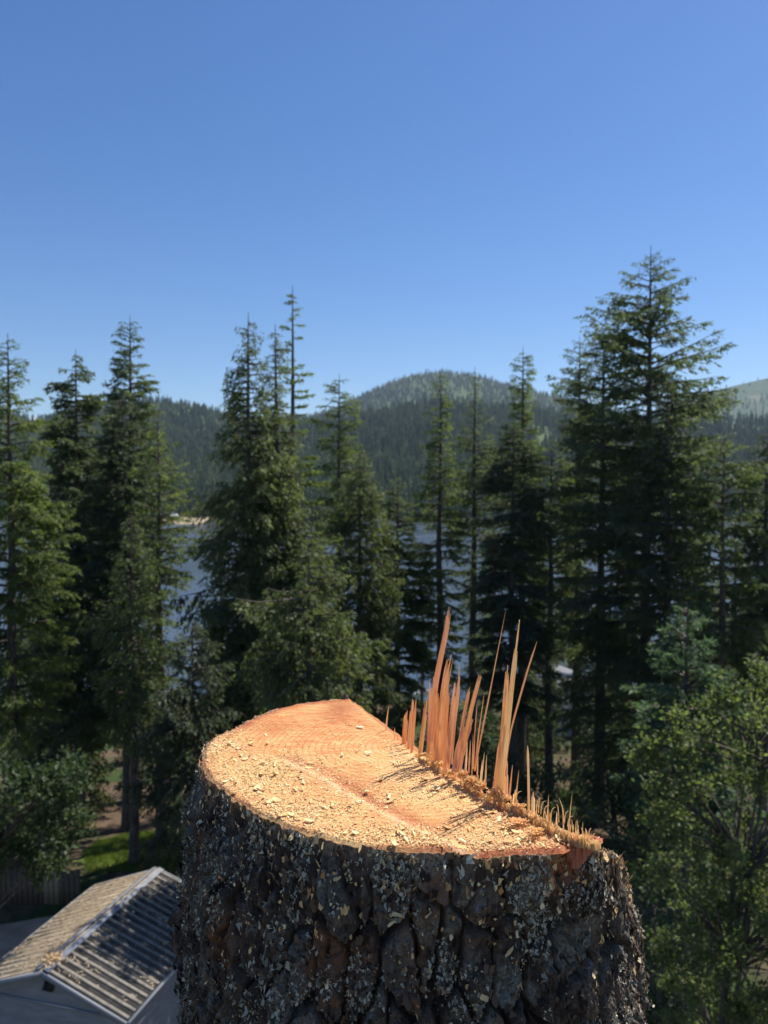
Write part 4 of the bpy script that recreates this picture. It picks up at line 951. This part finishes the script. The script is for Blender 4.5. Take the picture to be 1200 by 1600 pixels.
# stuck chips on the bark
for k_, (px, py, s_, lab) in enumerate([(620, 1432, .015, 'large pale chip stuck in the middle of the shaded bark, topmost of a cluster'), (614, 1446, .011, 'smaller orange chip just below the large pale chip stuck in the bark'),
      (795, 1492, .014, 'pale split chip stuck in the bark below the flat grey plate'), (530, 1368, .012, 'pale triangular chip caught in the bark under the front rim'), (262, 1476, .014, 'cream chip perched on the lump at the left edge of the bark'),
      (672, 1432, .010, 'tan chip caught in a furrow right of the large pale chip'), (322, 1538, .012, 'yellowish chip caught low on the left part of the bark'), (737, 1344, .010, 'cream chip hanging just under the front rim'),
      (760, 1560, .011, 'yellowish chip low in the bark right of the middle')]):
    p, nn = ray_front(px, py)
    if p is None: continue
    o = bpy.data.objects.new('wood_chip', CHIPS[k_ % 12]); COL.objects.link(o); o.location = tuple(p+nn*.003); o.scale = (s_*.72,)*3
    o.rotation_euler = (rad(60+r_.uniform(-25, 25)), r_.uniform(-1, 1), math.atan2(nn[1], nn[0])+PI/2+r_.uniform(-.4, .4)); tag(o, lab, 'wood chip')

# loose chips and sawdust on the cut face
foci = [(335, 1165, .028, .045, 2), (400, 1215, .055, .05, 3.2), (450, 1270, .05, .025, 2.4), (560, 1305, .07, .015, 1.6), (640, 1190, .04, .05, .6), (600, 1240, .05, .03, .5), (700, 1235, .05, .03, .7), (740, 1320, .08, .012, 1.6), (800, 1285, .03, .03, 2.6), (520, 1150, .06, .07, .25), (620, 1260, .15, .12, .35)]
def face_pts(n, r):
    out = []; w = np.array([f[4] for f in foci]); w = w/w.sum()
    while len(out) < n:
        k = r.choice(len(foci), p=w); f = foci[k]; c = P_plane(f[0], f[1], Z0)
        x_, y_ = c[0]+r.normal(0, f[2]*.75), c[1]+r.normal(0, f[3]*.75)
        rr = math.hypot(x_-CX, y_-CY); t_ = math.atan2(y_-CY, x_-CX)
        if rr < float(rim(np.array([t_]))[0])*.985 and float(hinge_s(x_, y_)[0]) < -.006: out.append((x_, y_))
    return np.array(out)
r_ = np.random.RandomState(17)
pp = face_pts(285, r_); tz = top_z(pp[:, 0], pp[:, 1])
for k_, ((x_, y_), z_) in enumerate(zip(pp, tz)):
    s_ = float(np.clip(0.0046*math.exp(r_.normal(0, .45)), .0022, .0105))
    o = bpy.data.objects.new('wood_chip', CHIPS[r_.randint(12)]); COL.objects.link(o)
    o.location = (x_, y_, z_+.0012+.001*r_.rand()); o.scale = (s_, s_, s_*.9); o.rotation_euler = (r_.normal(0, .22), r_.normal(0, .22), r_.uniform(0, 6.28))
    tag(o, 'pale loose wood chip lying on the orange cut face of the stump', 'wood chip', 'loose wood chips on the cut face')
pp = face_pts(17000, r_); tz = top_z(pp[:, 0], pp[:, 1]); n = len(pp)
base = np.column_stack([pp, tz+.0003+.0012*r_.rand(n)]); d = nrm(r_.normal(size=(n, 3))*[1, 1, .25])*(np.clip(.0014*np.exp(r_.normal(0, .6, n)), .0006, .006))[:, None]
V, F, t = tris(base, d, nrm(np.cross(d, np.array([0, 0, 1.])+r_.normal(0, .4, (n, 3))))*r_.uniform(.0003, .0010, n)[:, None], np.clip(r_.normal(.55, .3, n), 0, 1))
tag(mk('sawdust', V, F, M_CHIP, attr={'tint': t}), 'coarse cream sawdust strewn over the cut face, thickest along its left rim', 'sawdust', kind='stuff')

# ------------------------------------------------------------------ standing splinters along the hinge
def splinter_mat(name, c1, c2, c3, tl=.35):
    m = mat(name, c1, .6, .3); g = noise(m, coords(m, (260, 260, 9)), 1.0, 4, .6); b_ = noise(m, coords(m, (1, 1, 1)), 18, 3)
    c = mixc(m, ramp(m, b_, [(.35, (0, 0, 0)), (.65, (1, 1, 1))]), ramp(m, g, [(.3, c1), (.62, c2)]), c3)
    L(m, c, bsdf(m).inputs['Base Color']); tr = N(m, 'ShaderNodeBsdfTranslucent'); mx = N(m, 'ShaderNodeMixShader'); mx.inputs[0].default_value = tl
    L(m, mixc(m, 1.0, c, (1.06, 1.0, .92), 'MULTIPLY'), tr.inputs[0]); L(m, bsdf(m).outputs[0], mx.inputs[1]); L(m, tr.outputs[0], mx.inputs[2])
    L(m, mx.outputs[0], m.node_tree.nodes['Material Output'].inputs[0]); bump(m, g, .5, .001); return m
M_SPL = splinter_mat('splinter_wood', (.84, .54, .30), (.95, .76, .52), (.92, .67, .43), .7)
M_SPLP = splinter_mat('pale_splinter_wood', (.88, .64, .34), (.96, .84, .60), (.94, .76, .48), .66)
M_SPLR = splinter_mat('red_splinter_wood', (.84, .50, .26), (.95, .70, .45), (.92, .60, .36), .7)
def strip(mb, path_px, d0, w_px, th=.35, rng=None, dd=0., rough=.12, point=.25, yaw=None, tipw=.06):
    """one fibre strip. path_px from base to tip in picture pixels, laid out at forward distance d0 (+dd at the tip)"""
    path = np.array(path_px, float); n = 11
    L_ = np.concatenate([[0], np.cumsum(np.linalg.norm(np.diff(path, axis=0), axis=1))]); t = np.linspace(0, 1, n)
    X_ = np.interp(t*L_[-1], L_, path[:, 0]); Y_ = np.interp(t*L_[-1], L_, path[:, 1])
    if len(path) > 2:
        for _ in range(2): X_[1:-1] = (X_[:-2]+2*X_[1:-1]+X_[2:])/4; Y_[1:-1] = (Y_[:-2]+2*Y_[1:-1]+Y_[2:])/4
    C = np.array([P(a_, b_, d0+dd*t_) for a_, b_, t_ in zip(X_, Y_, t)])
    w = w_px*d0/1200; tap = np.clip((1-t)/point, 0, 1)**.7*(1-tipw)+tipw
    tap = tap*(1+rough*rng.normal(0, 1, n)*(t > .05))*(1.06-.12*t)
    yaw = rng.uniform(-.5, .5) if yaw is None else yaw
    side = np.array([math.cos(yaw), math.sin(yaw), 0]); dep = np.array([-math.sin(yaw), math.cos(yaw), 0])
    hw, ht = w*.5*tap, np.maximum(w*th*.5, .0006)*tap
    off = np.array([(-1, -.5), (-.3, -1), (.45, -.8), (1, -.2), (.6, .9), (-.7, .8)])*rng.uniform(.85, 1.15, (6, 2))
    V = (C[:, None]+side*(off[:, 0][None, :, None]*hw[:, None, None])+dep*(off[:, 1][None, :, None]*ht[:, None, None])).reshape(-1, 3)
    i_ = np.arange(n-1)[:, None]*6; j_ = np.arange(6)[None]; j2_ = (j_+1) % 6
    mb.add(V, np.stack([i_+j_, i_+j2_, i_+6+j2_, i_+6+j_], -1).reshape(-1, 4))
def zp(X_, Y_): return (600+X_/2.857, 930+Y_/2.857)
def hinge_depth(px):
    hp = HP
    y_ = np.interp(px, [a for a, b in hp], [b for a, b in hp]); return P_plane(px, y_, Z0)[1]
SPL = [  # zoom-space path, base width, strips, material
 ([(6, 610), (14, 540), (22, 488)], 9, 1, 0), ([(47, 640), (48, 590)], 7, 1, 0), ([(61, 645), (62, 616)], 6, 1, 0),
 ([(88, 668), (94, 590), (102, 512)], 20, 3, 2), ([(108, 680), (118, 560), (128, 462)], 15, 2, 0), ([(124, 690), (134, 560), (144, 460)], 14, 2, 2),
 ([(160, 705), (176, 590), (192, 455)], 20, 3, 0), ([(205, 735), (212, 560), (218, 365)], 34, 4, 0), ([(228, 735), (232, 560), (238, 378)], 18, 2, 2),
 ([(205, 640), (228, 400), (258, 255), (284, 140), (290, 52)], 26, 3, 1), ([(245, 750), (252, 560), (272, 400), (298, 266)], 34, 4, 0),
 ([(262, 752), (274, 600), (288, 386)], 18, 2, 2), ([(288, 740), (306, 560), (332, 362)], 33, 4, 1), ([(318, 520), (332, 400), (337, 305)], 9, 1, 0),
 ([(322, 775), (345, 660), (390, 545)], 46, 5, 1), ([(338, 640), (360, 520), (384, 408)], 15, 2, 0), ([(350, 700), (385, 520), (430, 354)], 20, 2, 0),
 ([(398, 760), (406, 600), (416, 478)], 8, 1, 0), ([(404, 770), (424, 600), (448, 434)], 9, 1, 0), ([(405, 770), (430, 640), (460, 500), (500, 290), (543, 70)], 11, 1, 0),
 ([(363, 775), (372, 655)], 10, 1, 3), ([(378, 780), (386, 648)], 9, 1, 0), ([(392, 790), (398, 618)], 8, 1, 0), ([(277, 800), (284, 694)], 30, 4, 2), ([(322, 815), (326, 756)], 32, 4, 2),
 ([(432, 815), (446, 700)], 10, 2, 3), ([(452, 830), (458, 712)], 9, 1, 3), ([(416, 800), (420, 710)], 8, 1, 0),
 ([(500, 870), (522, 700), (540, 480), (552, 312)], 22, 2, 0), ([(516, 880), (545, 640), (570, 400), (605, 110)], 22, 2, 3), ([(530, 850), (556, 625), (600, 480), (640, 330), (683, 206)], 13, 1, 0), ([(508, 880), (530, 640), (548, 380)], 15, 1, 3),
 ([(488, 870), (504, 760), (520, 620)], 14, 2, 0), ([(545, 890), (550, 740)], 15, 2, 0), ([(558, 900), (574, 757)], 10, 1, 0), ([(584, 920), (602, 782)], 10, 1, 0), ([(530, 905), (536, 780)], 22, 3, 3), ([(582, 925), (586, 868)], 18, 2, 3),
 ([(647, 980), (645, 820), (641, 670)], 12, 1, 3), ([(664, 990), (666, 876)], 17, 2, 3), ([(728, 1010), (735, 890)], 7, 1, 3), ([(802, 1050), (800, 950), (780, 903)], 7, 1, 3), ([(824, 1050), (832, 960), (840, 886)], 6, 1, 3),
 ([(768, 1030), (772, 966)], 10, 1, 3), ([(870, 1060), (862, 1000)], 5, 1, 3), ([(885, 1065), (888, 1010)], 5, 1, 3), ([(855, 1060), (858, 1004)], 5, 1, 3), ([(846, 1055), (838, 1000)], 5, 1, 3)]
r_ = np.random.RandomState(23)
mats = [M_SPL, M_SPLP, M_SPLR, M_SPLP]
M_PINK = splinter_mat('pinkish_splinter_wood', (.80, .50, .32), (.95, .74, .56), (.92, .66, .48), .68); mats[1] = M_PINK
for path, w_, ns_, mi in SPL:
    ns_ = ns_+2 if w_ > 25 else ns_+1 if w_ > 13 else ns_
    mb = MB(); pts = [zp(*p) for p in path]; d0 = hinge_depth(pts[0][0])+r_.uniform(-.006, .008); wp = w_/2.857
    for q in range(ns_):
        f = (q+.5)/ns_-.5; cut = 1-r_.uniform(0, .55)**1.0*(ns_ > 1)*(q != ns_//2)
        a_ = np.array(pts, float); a_[:, 0] += f*wp*(1-.12*np.linspace(0, 1, len(a_)))
        if cut < 1: a_[-1] = a_[-2]+(a_[-1]-a_[-2])*cut
        a_[0, 1] += 5
        strip(mb, a_, d0+r_.uniform(-.0012, .0012)+abs(f)*.002, wp/ns_*(1.15 if ns_ > 1 else .8)*r_.uniform(.8, 1.15), .55 if ns_ > 1 else .6, r_, dd=r_.uniform(-.01, .02), rough=.05, point=.6 if w_ < 12 else r_.uniform(.05, .2), tipw=.12 if w_ < 14 else r_.uniform(.1, .4), yaw=r_.uniform(-.3, .3)+f*.5)
    mb.build('splinter', mats[mi], stump)
# torn fibre ridge
mbs = [MB(), MB(), MB()]
for q in range(900):
    px = r_.uniform(655, 938) if q > 450 else r_.uniform(795, 932); hh = np.interp(px, [640, 700, 760, 800, 827, 859, 890, 930, 948], [3, 4, 6, 10, 17, 19, 16, 10, 5])*(r_.uniform(.55, .85) if r_.rand() < .93 else r_.uniform(1, 1.9))
    y_ = np.interp(px, [a_ for a_, b_ in HP], [b_ for a_, b_ in HP])+r_.uniform(-3, 3)
    d0 = P_plane(px, y_, Z0)[1]+r_.uniform(-.004, .004)
    strip(mbs[r_.choice(3, p=[.14, .80, .06])], [(px, y_+5), (px+r_.normal(0, 1), y_-hh*.5), (px+r_.normal(0, 2.0), y_-hh)], d0, r_.uniform(1.4, 4.2)*(1 if hh < 14 else .5), .5, r_, dd=r_.uniform(-.003, .003), point=.16, tipw=.3)
for b_, m_ in zip(mbs, (M_SPL, M_SPLP, M_SPLR)): b_.build('torn_fibres', m_, stump)['kind'] = 'stuff'
# reddish torn wood that fills the pocket under the right end of the hinge
mb = MB(); mb2 = MB()
for q in range(330):
    g = r_.rand(); X_ = r_.uniform(812, 968); yt = np.interp(X_, [812, 840, 900, 968], [1118, 1075, 1070, 1085])+r_.uniform(-6, 22); yb = np.interp(X_, [812, 850, 885, 915, 968], [1150, 1222, 1190, 1150, 1112])+r_.uniform(-34, 14)
    x2, y2 = zp(X_, yb); x1, y1 = zp(X_+r_.normal(0, 4), yt); t_ = (X_-812)/156
    d0 = P_plane(902, 1325, Z0)[1]*(1-t_)+P_plane(940, 1312, Z0)[1]*t_+r_.uniform(.004, .014)
    up_ = r_.rand() < .45
    if up_: x2, y2 = x1+(x2-x1)*.35, y1+(y2-y1)*.35
    strip(mb2 if up_ else mb, [(x2, y2), ((x1+x2)/2+r_.normal(0, 1), (y1+y2)/2), (x1, y1)], d0, r_.uniform(1.5, 4.5), .5, r_, dd=r_.uniform(-.004, .006), point=.3)
M_GOUGE = splinter_mat('red_torn_wood', (.66, .20, .10), (.90, .52, .34), (.80, .32, .18), .5)
mb.build('torn_pocket', M_GOUGE, stump)['kind'] = 'stuff'; mb2.build('torn_pocket', M_PINK, stump)['kind'] = 'stuff'
# curled hairs
mb = MB()
for (X_, Y_, dx, hh) in [(690, 960, 14, 60), (700, 965, 24, 48), (712, 985, 30, 50), (745, 985, 26, 40), (590, 905, 26, 30), (805, 1005, 22, 42), (820, 1020, 26, 34), (915, 1062, 12, 22), (780, 1000, -12, 70), (930, 1080, 14, 16), (680, 975, 18, 72)]:
    p = [zp(X_, Y_+12), zp(X_+dx*.1, Y_-hh*.5), zp(X_+dx*.45, Y_-hh*.95), zp(X_+dx, Y_-hh)]
    strip(mb, p, hinge_depth(p[0][0]), 1.5, .8, r_, point=.3, rough=.05)
mb.build('curled_fibre', M_SPLP, stump)['kind'] = 'stuff'
# crumpled torn lumps at the splinter feet and in the pocket
def lump(name, px, py, d, r, m_, seed, sq=(1, 1, .8), parent=stump):
    rr = np.random.RandomState(seed); nu, nv = 22, 14
    a_, b_ = np.meshgrid(np.linspace(0, 2*PI, nu, endpoint=False), np.linspace(.05, PI-.05, nv)); D = np.stack([np.cos(a_)*np.sin(b_), np.sin(a_)*np.sin(b_), np.cos(b_)], -1)
    s_ = 1+.55*fbm(D[..., 0]*3+seed, D[..., 1]*3, D[..., 2]*1.2, 3)+.25*np.abs(perlin(D[..., 0]*9+seed, D[..., 1]*9, D[..., 2]*2))
    V = (P(px, py, d)+D*(s_*r)[..., None]*np.array(sq)).reshape(-1, 3); i_ = np.arange(nv-1)[:, None]*nu; j_ = np.arange(nu)[None]
    return mk(name, V, np.stack([i_+j_, i_+nu+j_, i_+nu+(j_+1) % nu, i_+(j_+1) % nu], -1).reshape(-1, 4), m_, parent)
mbs = [MB(), MB(), MB()]
for (X_, Y_, sx_, sy_, n_, hl) in [(385, 835, 22, 16, 90, 34), (425, 855, 22, 14, 90, 30), (350, 800, 14, 14, 40, 30), (500, 885, 22, 18, 110, 34), (530, 910, 26, 12, 80, 24), (590, 940, 28, 10, 60, 18), (300, 790, 18, 10, 40, 20), (180, 712, 30, 8, 60, 16), (240, 752, 30, 8, 50, 16), (620, 1000, 50, 22, 90, 12), (690, 1040, 40, 20, 70, 12)]:
    for _ in range(n_):
        x_, y_ = X_+r_.normal(0, sx_*.6), Y_+abs(r_.normal(0, sy_*.5)); px, py = zp(x_, y_); an = r_.normal(-PI/2, .75); l_ = hl*r_.uniform(.3, 1.1)/2.857
        d0 = hinge_depth(px)-max(0, (py-np.interp(px, [a_ for a_, b_ in HP], [b_ for a_, b_ in HP])))*.0022-.002
        k_ = r_.normal(0, .5)
        strip(mbs[r_.choice(3, p=[.3, .6, .1])], [(px, py), (px+math.cos(an)*l_*.5, py+math.sin(an)*l_*.5), (px+math.cos(an+k_)*l_, py+math.sin(an+k_)*l_)], d0+r_.uniform(-.003, .003), r_.uniform(1.2, 5), .35, r_, dd=r_.uniform(-.006, .004), point=.3, tipw=.25, yaw=r_.uniform(-1.2, 1.2))
for b_, m_ in zip(mbs, (M_SPL, M_SPLP, M_SPLR)): b_.build('crumbled_fibres', m_, stump)['kind'] = 'stuff'
lump('bark_nub', 539, 1096, P_plane(539, 1092, Z0)[1], .0065, M_BARK, 91, (.8, .8, 1.4))
